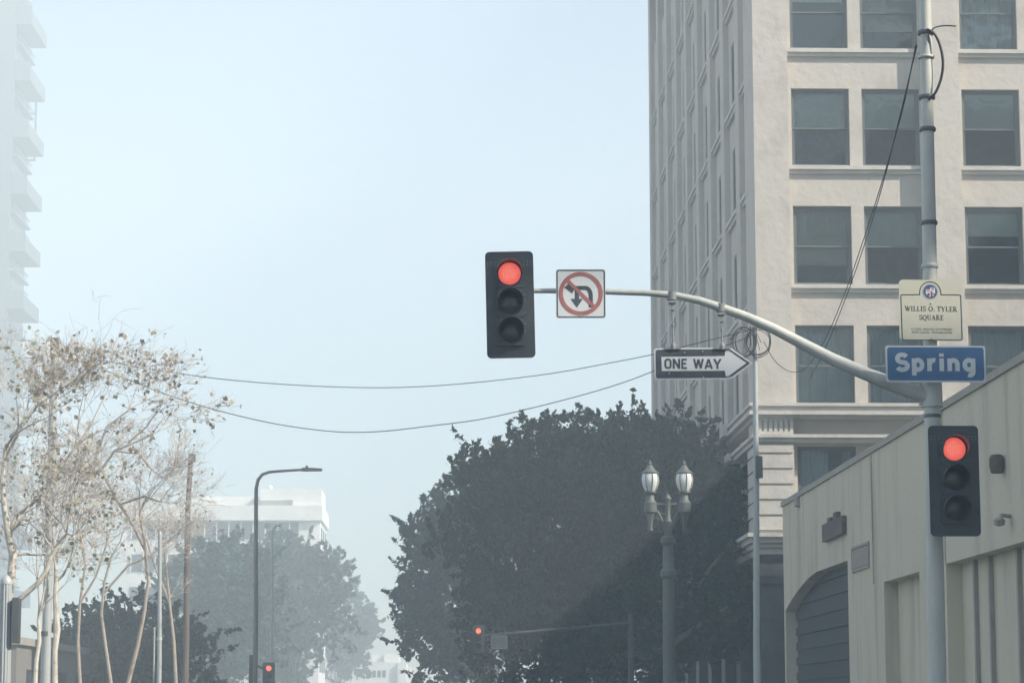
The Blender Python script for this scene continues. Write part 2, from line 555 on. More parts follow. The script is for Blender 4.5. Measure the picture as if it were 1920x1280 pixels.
# windows: local frame x along the wall, -y outwards, z up, origin at the left foot of the opening
def make_window(wd, h, kind):
    fr = MB()
    t = .07
    fr.box(0.001, t, .13, .27, 0.006, h - .001); fr.box(wd - t, wd - .001, .13, .27, 0.006, h - .001)
    fr.box(t, wd - t, .13, .27, h - t, h - .001); fr.box(t, wd - t, .13, .27, 0.006, .05)
    s = .05
    hm = h * .51
    # upper sash (outer), lower sash (inner)
    fr.box(t, t + s, .16, .20, hm, h - t); fr.box(wd - t - s, wd - t, .16, .20, hm, h - t)
    fr.box(t + s, wd - t - s, .16, .20, h - t - s, h - t); fr.box(t, wd - t, .155, .20, hm - .05, hm)
    fr.box(t, t + s, .21, .25, .05, hm - .05); fr.box(wd - t - s, wd - t, .21, .25, .05, hm - .05)
    fr.box(t + s, wd - t - s, .21, .25, .05, .12)
    root = fr.build('window', M['wframe'])
    p1 = MB().box(t + s, wd - t - s, .178, .184, hm, h - t - s).build('pane', M['glass'], root)
    p2 = MB().box(t + s, wd - t - s, .228, .234, .12, hm - .05).build('pane', M['glass'], root)
    if kind in ('blind', 'lowblind', 'halfblind'):
        zb_ = {'blind': hm + .02, 'lowblind': h * .28, 'halfblind': h * .66}[kind]
        b = MB().box(t, wd - t, .30, .31, zb_, h - .03)
        b.box(t, wd - t, .295, .315, zb_ - .03, zb_)
        b.build('blind', M[{'blind': 'blind', 'lowblind': 'blindtan', 'halfblind': 'blindpale'}[kind]], root)
    if kind == 'curtain':
        c = MB()
        nn = 60
        vs, fs = [], []
        for i in range(nn + 1):
            x = t + (wd - 2 * t) * i / nn
            y = .36 + .025 * math.sin(i * 1.05 + math.sin(i * .4))
            vs += [(x, y, .08), (x, y, h - .06)]
        fs = [(2 * i, 2 * i + 2, 2 * i + 3, 2 * i + 1) for i in range(nn)]
        c.add(vs, fs).build('curtain', M['curtain'], root, smooth=True)
    if kind == 'parted':
        c = MB()
        for xa, xb in ((t, wd * .55), (wd * .78, wd - t)):
            nn = 30
            vs = []
            for i in range(nn + 1):
                x = xa + (xb - xa) * i / nn
                y = .36 + .03 * math.sin(i * 1.2)
                vs += [(x, y, .5), (x, y, h - .06)]
            c.add(vs, [(2 * i, 2 * i + 2, 2 * i + 3, 2 * i + 1) for i in range(nn)])
        c.build('curtain', M['curtain'], root, smooth=True)
    return root
def put(proto, parent, loc, rz, first):
    if first:
        o = proto
        kids = []
    else:
        o = proto.copy()
        COL.objects.link(o)
        for ch in proto.children:
            c = ch.copy()
            COL.objects.link(c)
            c.parent = o
    o.parent = parent
    o.location = loc
    o.rotation_euler = (0, 0, rz)
    return o
protos, used = {}, set()
def window_at(kind, wd, loc, rz, parent):
    key = (kind, round(wd, 2))
    if key not in protos:
        protos[key] = make_window(wd, WH, kind)
    o = put(protos[key], parent, loc, rz, key not in used)
    used.add(key)
for (x, z, r) in FWIN:
    col = [round(f[0], 3) for f in FWIN[:6]].index(round(x, 3))
    if r == -1:
        kind = 'parted' if col % 2 == 0 else 'blind'
    elif r == 0:
        kind = 'curtain'
    elif r == 1:
        kind = ('lowblind', 'blind', 'halfblind', 'blind', 'blind', 'curtain')[col]
    elif r == 2:
        kind = 'blind' if col < 3 else 'halfblind'
    else:
        kind = random.choice(['blind', 'lowblind', 'halfblind', 'curtain'])
    window_at(kind, WW, (x - X0, YW - Y0, z), 0, tb)
for (y, z, r) in SWIN:
    kind = random.choice(['blind', 'halfblind', 'lowblind', 'curtain'])
    # two-light opening: one frame of 2.4 m split by the mullion would clash, so one light each side
    window_at(kind, 1.6, (XW - X0 - .10, y - Y0, z), -math.pi / 2, tb)

# ------------------------------------------------------------------ low building on the right
XL = 9.35
YN, YF = 36.0, 67.8
ZR = P(1466, 941, YF).z
lb = thing('shop_building', (XL, YN, 0), 'low windowless beige shop building with a plain parapet on the right', 'building')
OL = (XL, YN, 0)
def wallY(px):                       # distance along the wall plane seen at column px
    best = None
    a, b = 20.0, 90.0
    for _ in range(50):
        m = (a + b) / 2
        if P(px, 1000, m).x > XL: b = m
        else: a = m
    return a
zs1 = P(1920, 1014, wallY(1920)).z
zd = P(1588, 1050, wallY(1588)).z
yd0, yd1 = wallY(1588), wallY(1470)
lw = MB()
XB = 30
ys1 = wallY(1772)
ys2, ys3 = wallY(1722), wallY(1655)
lw.box(XL, XL + .4, YN, YF, zd, ZR - .14)
lw.box(XL, XL + .4, YN, yd0, zs1, zd)
lw.box(XL, XL + .4, yd1, YF, 0, zd)
lw.box(XL, XL + .4, ys3, yd0, 0, zs1)
lw.box(XL, XL + .4, ys1, ys2, 0, zs1)
lw.box(XL + .3, XL + .4, ys2, ys3, 0, zs1)
lw.box(XL + .4, XB, YN, YN + .4, 0, ZR - .14)
lw.box(XL + .4, XB, YF - .4, YF, 0, ZR - .14)
lw.box(XB, XB + .4, YN, YF, 0, ZR - .14)
lw.box(XL + .4, XB, YN + .4, YF - .4, ZR - .6, ZR - .4)
lw.build('wall', M['lowwall'], lb, OL)
MB().box(XL - .05, XL + .45, YN - .05, YF + .05, ZR - .138, ZR).build('coping', M['coping'], lb, OL)
# flared recess with a dark shutter
sh = MB()
for k in range(24):
    z = k * zd / 24
    sh.box(XL + .34 - (k % 2) * .05, XL + .38, yd0, yd1, z, z + zd / 24)
sh.build('shutter', M['shutter'], lb, OL)
aw = MB()
npt = 40
for k in range(npt):                                 # curved hood over the far end of the opening
    a0 = k / npt; a1 = (k + 1) / npt
    y0_ = yd1 - (yd1 - yd0) * .55 * (1 - a0); y1_ = yd1 - (yd1 - yd0) * .55 * (1 - a1)
    h0 = zd - .75 * a1 ** 1.6 - .02
    aw.box(XL - .02, XL + .3, y0_, y1_, h0, zd - .001)
aw.build('hood', M['lowwall'], lb, OL)
# shop window band under the step
sf = MB()
sf.box(XL + .30, XL + .36, YN + .4, ys1, .6, zs1)
sf.build('shop_window', M['lowwall'], lb, OL)
fr = MB()
for px in (1800, 1828, 1880, 1905):
    y = wallY(px)
    fr.box(XL + .22, XL + .298, y - .06, y + .06, .6, zs1 - .002)
fr.box(XL + .2, XL + .298, YN + .4, ys1, .4, .598)
fr.build('window_mullion', M['coping'], lb, OL)
# vent
v0, v1 = wallY(1630), wallY(1598)
zv1, zv0 = P(1614, 1020, wallY(1614)).z, P(1614, 1068, wallY(1614)).z
vt = MB()
vt.box(XL - .04, XL - .002, v0, v1, zv0, zv0 + .06); vt.box(XL - .04, XL - .002, v0, v1, zv1 - .06, zv1)
vt.box(XL - .04, XL - .002, v0, v0 + .08, zv0 + .06, zv1 - .06); vt.box(XL - .04, XL - .002, v1 - .08, v1, zv0 + .06, zv1 - .06)
for k in range(8):
    z = zv0 + .08 + k * (zv1 - zv0 - .16) / 8
    vt.box(XL - .03, XL - .002, v0 + .08, v1 - .08, z, z + .05)
vt.build('vent', M['coping'], lb, OL)
# leftover sign plate with two tabs
p0, p1 = wallY(1588), wallY(1550)
za = P(1569, 975, wallY(1569)).z; zb2 = P(1569, 1008, wallY(1569)).z
pl = MB()
pl.box(XL - .12, XL - .002, p0, p1, zb2, za)
dy = (p1 - p0)
pl.box(XL - .12, XL - .002, p0 + dy * .28, p0 + dy * .42, za, za + .16)
pl.box(XL - .12, XL - .002, p0 + dy * .58, p0 + dy * .72, za, za + .10)
pl.build('sign_bracket', M['rust'], lb, OL)
def oncol(px, py):
    y = wallY(px)
    return Vector((XL, y, P(px, py, y).z))
q = oncol(1886, 870)
fx = MB()
fx.lathe([(.02, -.16), (.10, -.15), (.13, -.05), (.13, .10), (.09, .16), (.02, .17)], (XL - .12, q.y, q.z), 12)
fx.box(XL - .12, XL - .002, q.y - .05, q.y + .05, q.z + .02, q.z + .12)
fx.build('wall_lamp', M['rust'], lb, OL, smooth=True)
q = oncol(1898, 972)
fx = MB()
fx.tube([(XL - .002, q.y + .1, q.z + .05), (XL - .18, q.y, q.z + .06), (XL - .22, q.y - .1, q.z - .05)], .035, 8)
fx.lathe([(.02, -.1), (.09, -.08), (.10, 0), (.04, .05)], (XL - .2, q.y + .05, q.z - .02), 10)
fx.build('flood_lamp', M['coping'], lb, OL, smooth=True)
q = oncol(1499, 941)
MB().box(XL - .1, XL - .002, q.y - .2, q.y + .2, q.z - .12, q.z + .12).build('junction_box', M['coping'], lb, OL)
ya_, yb_ = wallY(1700), wallY(1520)
zc_ = P(1610, 905, wallY(1610)).z
MB().tube([(XL - .03, ya_, zc_ + .5), (XL - .03, (ya_ + yb_) / 2, zc_ + .52), (XL - .03, yb_, zc_ + .5)], .022, 6).build('conduit', M['lowwall'], lb, OL)
for px in (1637, 1772):
    y = wallY(px)
    MB().box(XL - .03, XL - .002, y - .03, y + .03, zs1 + .02, ZR - .15).build('wall_seam', M['lowwall'], lb, OL)

# ------------------------------------------------------------------ signal pole, mast arm
YA = 29.0
pb = P(1752, 1000, YA); pt = P(1732, -160, YA)
base = Vector((pb.x, YA, .15))
sp_ = thing('signal_pole', base, 'tall grey steel pole with a curved mast arm reaching over the street', 'pole')
OS = tuple(base)
def pole_at(py):
    t = (P(1740, py, YA).z - pb.z) / (pt.z - pb.z)
    return pb + (pt - pb) * t
pl = MB()
foot = pb + (pt - pb) * ((.15 - pb.z) / (pt.z - pb.z))
pl.tube([foot, pb, pole_at(740), pole_at(500), pole_at(200), pt], [.125, .105, .10, .088, .078, .066], 20)
pl.build('pole', M['galv'], sp_, OS, smooth=True)
MB().box(foot.x - .2, foot.x + .2, foot.y - .2, foot.y + .2, .151, .19).build('base_plate', M['galv'], sp_, OS)
armpx = [(998, 545), (1060, 545.5), (1140, 547), (1210, 549), (1262, 553), (1310, 563), (1353, 577), (1400, 594), (1450, 616), (1500, 642), (1560, 673), (1620, 699), (1680, 723), (1742, 745)]
armw = [9.5, 10, 11, 12, 13.5, 15, 17, 18.5, 20, 22, 24, 26, 28, 29]
pts = [P(x, y, YA) for x, y in armpx]
MB().tube(pts, [a / 2 / ppm(YA) for a in armw], 16).build('mast_arm', M['galv'], sp_, OS, smooth=True)
for py, h in ((740, .3),):
    c = pole_at(py)
    b = MB().lathe([(.125, -h / 2), (.125, h / 2)], c, 20)
    for s in (-1, 1):
        b.box(c.x - .16, c.x - .10, c.y - .03, c.y + .03, c.z + s * .1 - .03, c.z + s * .1 + .03)
    b.build('arm_collar', M['galv'], sp_, OS, smooth=True)
for py, hh, mt in ((62, .05, 'darksteel'), (108, .03, 'galv'), (183, .05, 'darksteel'), (243, .05, 'darksteel'), (418, .05, 'darksteel'), (499, .05, 'galv'), (780, .06, 'darksteel')):
    c = pole_at(py)
    MB().lathe([(.098, -hh / 2), (.104, -hh / 4), (.104, hh / 4), (.098, hh / 2)], c, 20).build('band_clamp', M[mt], sp_, OS, smooth=True)
def cable(name, pts, r, label, group=None, n=6, sub=6):
    """smooth cable through control points"""
    q = [Vector(p) for p in pts]
    out = []
    for i in range(len(q) - 1):
        p0, p1, p2, p3 = q[max(i - 1, 0)], q[i], q[i + 1], q[min(i + 2, len(q) - 1)]
        for k in range(sub):
            t = k / sub
            out.append(.5 * ((2 * p1) + (p2 - p0) * t + (2 * p0 - 5 * p1 + 4 * p2 - p3) * t * t + (3 * p1 - p0 - 3 * p2 + p3) * t ** 3))
    out.append(q[-1])
    o = MB().tube(out, r, n).build(name, M['wire'], origin=tuple(q[0]), smooth=True)
    return tag(o, label, 'cable', group)
YC = YA - .1
cable('cable_loop', [P(1738, 55, YC), P(1752, 64, YC), P(1762, 84, YC), P(1768, 115, YC), P(1765, 145, YC), P(1755, 172, YC), P(1742, 187, YC)], .018,
      'thick dark cable bowed out in a loop high on the tall grey pole')
cable('cable_end', [P(1744, 62, YC), P(1750, 54, YC), P(1760, 50, YC), P(1775, 48.5, YC), P(1792, 49.5, YC)], .009,
      'short dark cable end sticking out sideways from the tall pole')
cable('pole_cable', [P(1741, 66, YC), P(1743, 78, YC)], .012, 'stub of dark cable hanging under the loop on the tall pole')

# ------------------------------------------------------------------ traffic signals
def signal_head(loc, label, rz=0, ry=0, back=0.2, lens_r=.136, group=None, redmat=None, W=.586, H=1.31, off=.02):
    o = thing('traffic_signal', loc, label, 'traffic light', group, rz, ry)
    bp = MB().prism(rrect(-W / 2, W / 2, -H / 2, H / 2, .055), 0, .012)
    bpo = bp.build('backplate', M['black'], o)
    rv = MB()
    for sx in (-1, 1):
        for i in range(3):
            for j in range(2):
                x = sx * (W / 2 - .03 - i * .045); z = H / 2 - .13 - j * .035
                rv.add([(x - .004, -.002, z - .004), (x + .004, -.002, z - .004), (x + .004, -.002, z + .004), (x - .004, -.002, z + .004)], [(0, 1, 2, 3)])
    for z in (H / 2 - .17, .12, .06, -.10, -.24, -.33):
        for x in (.175,):
            rv.add([(x - .005, -.002, z - .005), (x + .005, -.002, z - .005), (x + .005, -.002, z + .005), (x - .005, -.002, z + .005)], [(0, 1, 2, 3)])
    rv.build('rivet', M['galv'], bpo)
    hs = MB()
    for k in (1, 0, -1):
        zc = off + k * .356
        hs.prism(rrect(-.172, .172, zc - .174, zc + .174, .03), -.03, -.001)
        hs.prism(rrect(-.165, .165, zc - .172, zc + .172, .05), .0125, back)
    hs.build('housing', M['black'], o)
    for k in (1, 0, -1):
        zc = off + k * .356
        mt = (redmat or M['red']) if k == 1 else M['lensoff']
        ln = MB()
        nr, ns = 5, 32
        vs = [(0, -.052, zc)]
        fs = []
        for i in range(1, nr + 1):
            rr = lens_r * i / nr
            for j in range(ns):
                a = 2 * math.pi * j / ns
                vs.append((rr * math.cos(a), -.032 - .02 * (1 - (i / nr) ** 2), zc + rr * math.sin(a)))
        for j in range(ns):
            fs.append((0, 1 + j, 1 + (j + 1) % ns))
        for i in range(nr - 1):
            for j in range(ns):
                a = 1 + i * ns
                fs.append((a + j, a + ns + j, a + ns + (j + 1) % ns, a + (j + 1) % ns))
        ln.add(vs, fs)
        ln.build('lens', mt, o, smooth=True)
        # cut-away tunnel visor, open below
        vz = MB()
        ro, ri, nn = lens_r + .022, lens_r + .017, 30
        vs, fs = [], []
        for i in range(nn + 1):
            a = R(-50 + 280 * i / nn)
            dep = -.03 - .20 * min(1, max(0.12, (math.sin(a) + .9) / 1.2))
            for rr, yy in ((ro, -.03), (ro, dep), (ri, dep), (ri, -.03)):
                vs.append((rr * math.cos(a), yy, zc + rr * math.sin(a)))
        for i in range(nn):
            for q_ in range(4):
                a, b = 4 * i + q_, 4 * i + (q_ + 1) % 4
                fs.append((a, b, b + 4, a + 4))
        fs += [(3, 2, 1, 0), (4 * nn, 4 * nn + 1, 4 * nn + 2, 4 * nn + 3)]
        vz.add(vs, fs)
        vz.build('visor', M['visor'], o, smooth=True)
    return o
s1 = signal_head(P(956.5, 571, YA - .05), 'dark traffic signal showing red at the left tip of the mast arm', ry=R(-1.3))
MB().tube([(.29, .06, .17), (.22, .06, .17)], .05, 12).build('mounting', M['galv'], s1)
YS = 28.5
s2 = signal_head(P(1789.5, 901, YS), 'dark traffic signal showing red on the pole below the blue street sign', W=.60, H=1.315)
pc = pole_at(900)
l2 = s2.location
MB().tube([(pc.x - l2.x, pc.y - l2.y, .35), (0.0, .1, .35)], .04, 10).build('mounting', M['darksteel'], s2)
MB().tube([(pc.x - l2.x, pc.y - l2.y, -.45), (0.0, .1, -.45)], .04, 10).build('mounting', M['darksteel'], s2)

# ------------------------------------------------------------------ lettering
def gothic(ch):
    """strokes in a unit-height box -> (advance, [strokes]); each stroke (points, closed)"""
    A = arc
    g = {
        'O': (.60, [(rrect(.08, .52, .08, .92, .21, 6), True)]),
        'N': (.62, [([(.08, 0), (.08, 1)], 0), ([(.08, .97), (.54, .03)], 0), ([(.54, 0), (.54, 1)], 0)]),
        'E': (.50, [([(.08, 0), (.08, 1)], 0), ([(.08, .92), (.46, .92)], 0), ([(.08, .52), (.40, .52)], 0), ([(.08, .08), (.46, .08)], 0)]),
        'W': (.84, [([(.05, 1), (.23, .05)], 0), ([(.23, .05), (.42, .95)], 0), ([(.42, .95), (.61, .05)], 0), ([(.61, .05), (.79, 1)], 0)]),
        'A': (.66, [([(.05, 0), (.33, .97)], 0), ([(.33, .97), (.61, 0)], 0), ([(.17, .26), (.49, .26)], 0)]),
        'Y': (.62, [([(.03, 1), (.31, .45)], 0), ([(.59, 1), (.31, .45)], 0), ([(.31, .5), (.31, 0)], 0)]),
        ' ': (.32, []),
        # lower case, x height .70
        'S': (.74, [(A(.36, .71, .25, .21, 28, 180, 12) + A(.36, .71, .25, .21, 180, 262, 6)[1:] + A(.36, .29, .27, .21, 82, 0, 6)[1:] + A(.36, .29, .27, .21, 0, -155, 12)[1:], 0)]),
        'p': (.66, [([(.10, -.25), (.10, .72)], 0), (A(.30, .35, .21, .27, 150, -150, 20), 0)]),
        'r': (.48, [([(.10, 0), (.10, .72)], 0), (A(.34, .36, .22, .26, 170, 72, 8), 0)]),
        'i': (.30, [([(.12, 0), (.12, .72)], 0), ([(.12, .82), (.12, 1.0)], 0)]),
        'n': (.66, [([(.10, 0), (.10, .72)], 0), (A(.30, .38, .20, .24, 165, 0, 12) + [(.50, 0)], 0)]),
        'g': (.66, [(A(.31, .36, .22, .27, 30, 330, 20), 0), ([(.52, .72), (.52, -.02)] + A(.34, -.02, .18, .20, 0, -120, 10)[1:], 0)]),
    }
    return g[ch]
def write(mb, text, x, z, h, wd, y, xscale=1.0, track=.10, center=False):
    tot = sum(gothic(c)[0] + track for c in text) * h * xscale
    if center:
        x -= tot / 2
    k = 0
    for c in text:
        adv, st = gothic(c)
        for pts_, cl in st:
            mb.stroke([(x + px_ * h * xscale, z + pz * h) for px_, pz in pts_], wd, y - .0004 * k, bool(cl))
            k = (k + 1) % 4
        x += (adv + track) * h * xscale
    return tot
def serif(ch):
    """(advance, strokes [(pts, width, closed)]) for upright roman capitals"""
    T, t = .17, .075
    sr = lambda x, z, w_=.15: ([(x - w_, z), (x + w_, z)], .05, 0)
    d = {
        'W': (1.05, [([(.12, .98), (.34, .02)], T, 0), ([(.34, .02), (.52, .8)], t, 0), ([(.48, .98), (.70, .02)], T, 0), ([(.70, .02), (.92, .98)], t, 0), sr(.12, .975), sr(.48, .975, .12), sr(.92, .975, .12)]),
        'I': (.42, [([(.21, 0), (.21, 1)], T, 0), sr(.21, .975), sr(.21, .025)]),
        'L': (.66, [([(.20, 0), (.20, 1)], T, 0), sr(.20, .975), ([(.06, .03), (.62, .03)], .06, 0), ([(.60, 0), (.60, .26)], .06, 0)]),
        'S': (.62, [(arc(.31, .73, .20, .23, 20, 180, 10) + arc(.31, .73, .20, .23, 180, 255, 5)[1:] + arc(.31, .27, .22, .23, 75, 0, 5)[1:] + arc(.31, .27, .22, .23, 0, -160, 10)[1:], .12, 0), ([(.51, .70), (.51, .98)], .05, 0), ([(.09, .02), (.09, .30)], .05, 0)]),
        'O': (.84, [(circ2(.42, .5, .32, .46), .12, 1), (arc(.42, .5, .33, .40, 140, 220, 6), .16, 0), (arc(.42, .5, .33, .40, -40, 40, 6), .16, 0)]),
        'Q': (.84, [(circ2(.42, .5, .32, .46), .12, 1), (arc(.42, .5, .33, .40, 140, 220, 6), .16, 0), (arc(.42, .5, .33, .40, -40, 40, 6), .16, 0), ([(.42, .06), (.58, -.12), (.80, -.16)], .10, 0)]),
        '.': (.30, [([(.10, .07), (.24, .07)], .14, 0)]),
        'T': (.74, [([(.37, 0), (.37, 1)], T, 0), ([(.04, .965), (.70, .965)], .07, 0), ([(.06, .70), (.06, 1)], .05, 0), ([(.68, .70), (.68, 1)], .05, 0), sr(.37, .025)]),
        'Y': (.78, [([(.12, .98), (.39, .46)], T, 0), ([(.68, .98), (.39, .46)], t, 0), ([(.39, .5), (.39, 0)], T, 0), sr(.12, .975), sr(.68, .975, .12), sr(.39, .025)]),
        'E': (.68, [([(.20, 0), (.20, 1)], T, 0), ([(.06, .965), (.60, .965)], .07, 0), ([(.20, .52), (.46, .52)], .06, 0), ([(.06, .035), (.63, .035)], .07, 0), ([(.59, .74), (.59, 1)], .05, 0), ([(.62, 0), (.62, .27)], .05, 0), ([(.46, .40), (.46, .64)], .05, 0)]),
        'R': (.80, [([(.20, 0), (.20, 1)], T, 0), ([(.06, .965), (.36, .965)] + arc(.36, .73, .20, .235, 90, -90, 10) + [(.2, .495)], .09, 0), ([(.38, .5), (.70, .02)], .15, 0), sr(.20, .025), sr(.70, .025, .10)]),
        'U': (.82, [([(.20, 1), (.20, .3)] + arc(.41, .30, .21, .27, 180, 360, 10) + [(.62, 1)], .11, 0), ([(.20, .3), (.20, 1)], T, 0), sr(.20, .975), sr(.62, .975, .12)]),
        'A': (.84, [([(.16, .02), (.42, .98)], t, 0), ([(.42, .98), (.68, .02)], T, 0), ([(.26, .34), (.58, .34)], .06, 0), sr(.16, .025, .12), sr(.68, .025)]),
        ' ': (.38, []),
    }
    return d[ch]
def circ2(cx, cz, rx, rz, n=24):
    return [(cx + rx * math.cos(2 * math.pi * i / n), cz + rz * math.sin(2 * math.pi * i / n)) for i in range(n)]
def write_serif(mb, text, cx, z, h, y, width):
    tot = sum(serif(c)[0] for c in text)
    sx = width / tot
    x = cx - width / 2
    for c in text:
        adv, st = serif(c)
        for k, (pts_, wd, cl) in enumerate(st):
            mb.stroke([(x + a * sx, z + b * h) for a, b in pts_], wd * (sx + h) / 2, y - .0003 * k, bool(cl))
        x += adv * sx
def write_builtin(text, cx, z, h, width, y, mt, parent):
    """small lettering with the built-in font, turned into a flat mesh"""
    cu = bpy.data.curves.new('lettering', 'FONT')
    cu.body = text
    cu.size = 1
    cu.align_x = 'CENTER'
    tmp = bpy.data.objects.new('lettering_curve', cu)
    COL.objects.link(tmp)
    dg = bpy.context.evaluated_depsgraph_get()
    me = bpy.data.meshes.new_from_object(tmp.evaluated_get(dg))
    COL.objects.unlink(tmp)
    bpy.data.objects.remove(tmp)
    n = len(me.vertices)
    co = np.empty(n * 3)
    me.vertices.foreach_get('co', co)
    co = co.reshape(-1, 3)
    ww = co[:, 0].max() - co[:, 0].min()
    xm = (co[:, 0].max() + co[:, 0].min()) / 2
    hh = co[:, 1].max()
    new = np.stack([(co[:, 0] - xm) / ww * width + cx, np.full(n, y), co[:, 1] / hh * h + z], 1)
    me.vertices.foreach_set('co', new.ravel())
    me.materials.append(mt)
    o = bpy.data.objects.new('lettering', me)
    COL.objects.link(o)
    o.parent = parent
    return o
def bolts(parent, spots, r=.012):
    for x, z in spots:
        MB().lathe([(r, 0), (r, .006), (r * .5, .009)], (0, 0, 0), 10)
        b = MB()
        vs = []
        n = 10
        for yy, rr in ((-.003, r), (-.010, r * .8)):
            for j in range(n):
                a = 2 * math.pi * j / n
                vs.append((x + rr * math.cos(a), yy, z + rr * math.sin(a)))
        fs = [(j, (j + 1) % n, n + (j + 1) % n, n + j) for j in range(n)] + [tuple(range(n, 2 * n))]
        b.add(vs, fs).build('bolt', M['white'], parent, smooth=False)

# ------------------------------------------------------------------ signs
k_ = 1 / ppm(YA - .12)
def spot(px, py, Y):
    return P(px, py, Y)
# no left / U turn
sg = thing('turn_sign', P(1089, 550.5, YA - .12), 'square white sign with a red ring and bar over a black turn arrow', 'road sign', ry=R(-.3))
hw = .300
MB().prism(rrect(-hw, hw, -hw, hw, .03), 0, .004).build('panel', M['white'], sg)
MB().stroke(rrect(-hw + .013, hw - .013, -hw + .013, hw - .013, .024), .016, -.0015, True).build('border', M['signblack'], sg)
ar = MB()
q = .6 / 520                                        # metres per pixel of the enlarged view used to read the drawing
def z8(x, z):                                        # enlarged-view pixel -> sign coordinates
    return ((x - 1056) * q, (503 - z) * q)
stem = [z8(1160, 650), z8(1160, 520)] + [z8(1160 - 55 * (1 - math.cos(R(a))), 520 - 78 * math.sin(R(a))) for a in (15, 35, 55, 75, 90)] + [z8(975, 442)]
ar.stroke(stem, 44 * q, -.002)
ar.stroke([z8(1015, 455), z8(1015, 565)], 44 * q, -.0024)
ar.face([z8(950, 558), z8(1014, 652), z8(1076, 558)], -.0028)
ar.face([z8(884, 436), z8(968, 500), z8(978, 468), z8(1000, 462), z8(1000, 421), z8(968, 421), z8(925, 395)], -.0028)
ar.build('arrow', M['signblack'], sg)
rg = MB().stroke(circ(0, 0, .243, 48), .05, -.0034, True)
rg.stroke([(-.165, .165), (.165, -.165)], .044, -.0037)
rg.build('prohibition_ring', M['signred'], sg)
bolts(sg, [(0, .27), (0, -.27)], .009)
MB().box(-.03, .03, .005, .13, -.03, .06).build('bracket', M['galv'], sg)
# one way
ow = thing('one_way_sign', P(1318, 681.5, YA - .02), 'black and white right pointing arrow sign hanging from the mast arm', 'road sign')
def zo(x, z):                                        # zoomed pixels of the sign (1920/580 enlargement)
    return ((880 + x / 3.31 - 1318) * k_, (681.5 - (440 + z / 3.31)) * k_)
outl = [zo(1142, 712), zo(1150, 703), zo(1600, 696), zo(1635, 703), zo(1762, 795), zo(1640, 890), zo(1600, 898), zo(1152, 903), zo(1143, 893)]
outl = outl[::-1]
MB().prism(outl, 0, .004).build('panel', M['white'], ow)
cxm = sum(p[0] for p in outl) / len(outl); 
blk = [zo(1151, 722), zo(1160, 712), zo(1600, 705), zo(1626, 710), zo(1750, 795), zo(1632, 881), zo(1600, 889), zo(1160, 894), zo(1152, 884)][::-1]
bk = MB().face(blk, -.0015)
bk.build('field', M['signblack'], ow)
aw_ = [zo(1187, 757), zo(1587, 751), zo(1592, 716), zo(1606, 711), zo(1724, 795), zo(1606, 882), zo(1592, 878), zo(1588, 844), zo(1189, 848)][::-1]
MB().face(aw_, -.003).build('arrow', M['white'], ow)
tx = MB()
xl, zl_ = zo(1206, 832)
xr, zt_ = zo(1360, 770)
wtot = sum(gothic(c)[0] + .10 for c in 'ONE WAY')
hcap = zt_ - zl_ + .004
full = zo(1572, 800)[0] - xl
write(tx, 'ONE WAY', xl, zl_ - .002, hcap, .024, -.0045, xscale=full / (wtot * hcap))
tx.build('lettering', M['signblack'], ow)
bolts(ow, [zo(1335, 730), zo(1448, 722), zo(1236, 862), zo(1452, 886)], .008)
hg = MB()
for (px, pya, pyb) in ((1260, 558, 650), (1352, 580, 650)):
    a = P(px, pya, YA) - ow.location; b = P(px + 2, pyb - 2, YA) - ow.location
    hb = MB()
    hb.box(a.x - .04, a.x + .04, -.06, .10, a.z - .075, a.z - .045)
    hb.box(a.x - .022, a.x + .022, -.04, .04, a.z - .16, a.z - .075)
    hb.tube([(a.x, 0, a.z - .16), (b.x, 0, b.z)], .011, 8)
    hb.tube([(a.x + (b.x - a.x) * .55, 0, a.z + (b.z - a.z) * .55), (a.x + (b.x - a.x) * .6, 0, a.z + (b.z - a.z) * .6)], .022, 8)
    hb.lathe([(.03, -.05), (.035, 0), (.02, .03)], (b.x, 0, b.z), 10)
    hb.box(b.x - .09, b.x + .09, -.02, .03, b.z - .045, b.z - .012)
    hb.lathe([(.062, -.05), (.062, .05)], (a.x, 0.02, a.z + .02), 12)
    hb.build('hanger', M['darkgalv'], ow, smooth=True)
# street name
sn = thing('street_name_sign', P(1754.5, 682, YA - .25), 'blue street name sign with white letters on the pole', 'street sign')
k2 = 1 / ppm(YA - .25)
SW, SH = 95.5 * k2, 35 * k2
MB().prism(rrect(-SW, SW, -SH, SH, .03), 0, .012).build('panel', M['white'], sn)
MB().face(rrect(-SW + .021, SW - .021, -SH + .02, SH - .02, .035), -.0015).build('field', M['blue'], sn)
tx = MB()
wt = sum(gothic(c)[0] + .13 for c in 'Spring')
hcap = 34 * k2
wide = (1831 - 1677) * k2
write(tx, 'Spring', (1677 - 1754.5) * k2, (682 - 696) * k2, hcap, .056, -.003, xscale=wide / ((wt - .13) * hcap), track=.13)
tx.build('lettering', M['white'], sn)
pcs = pole_at(682) - sn.location
MB().box(pcs.x - .10, pcs.x + .10, .013, pcs.y - .02, -.03, .03).build('bracket', M['galv'], sn)
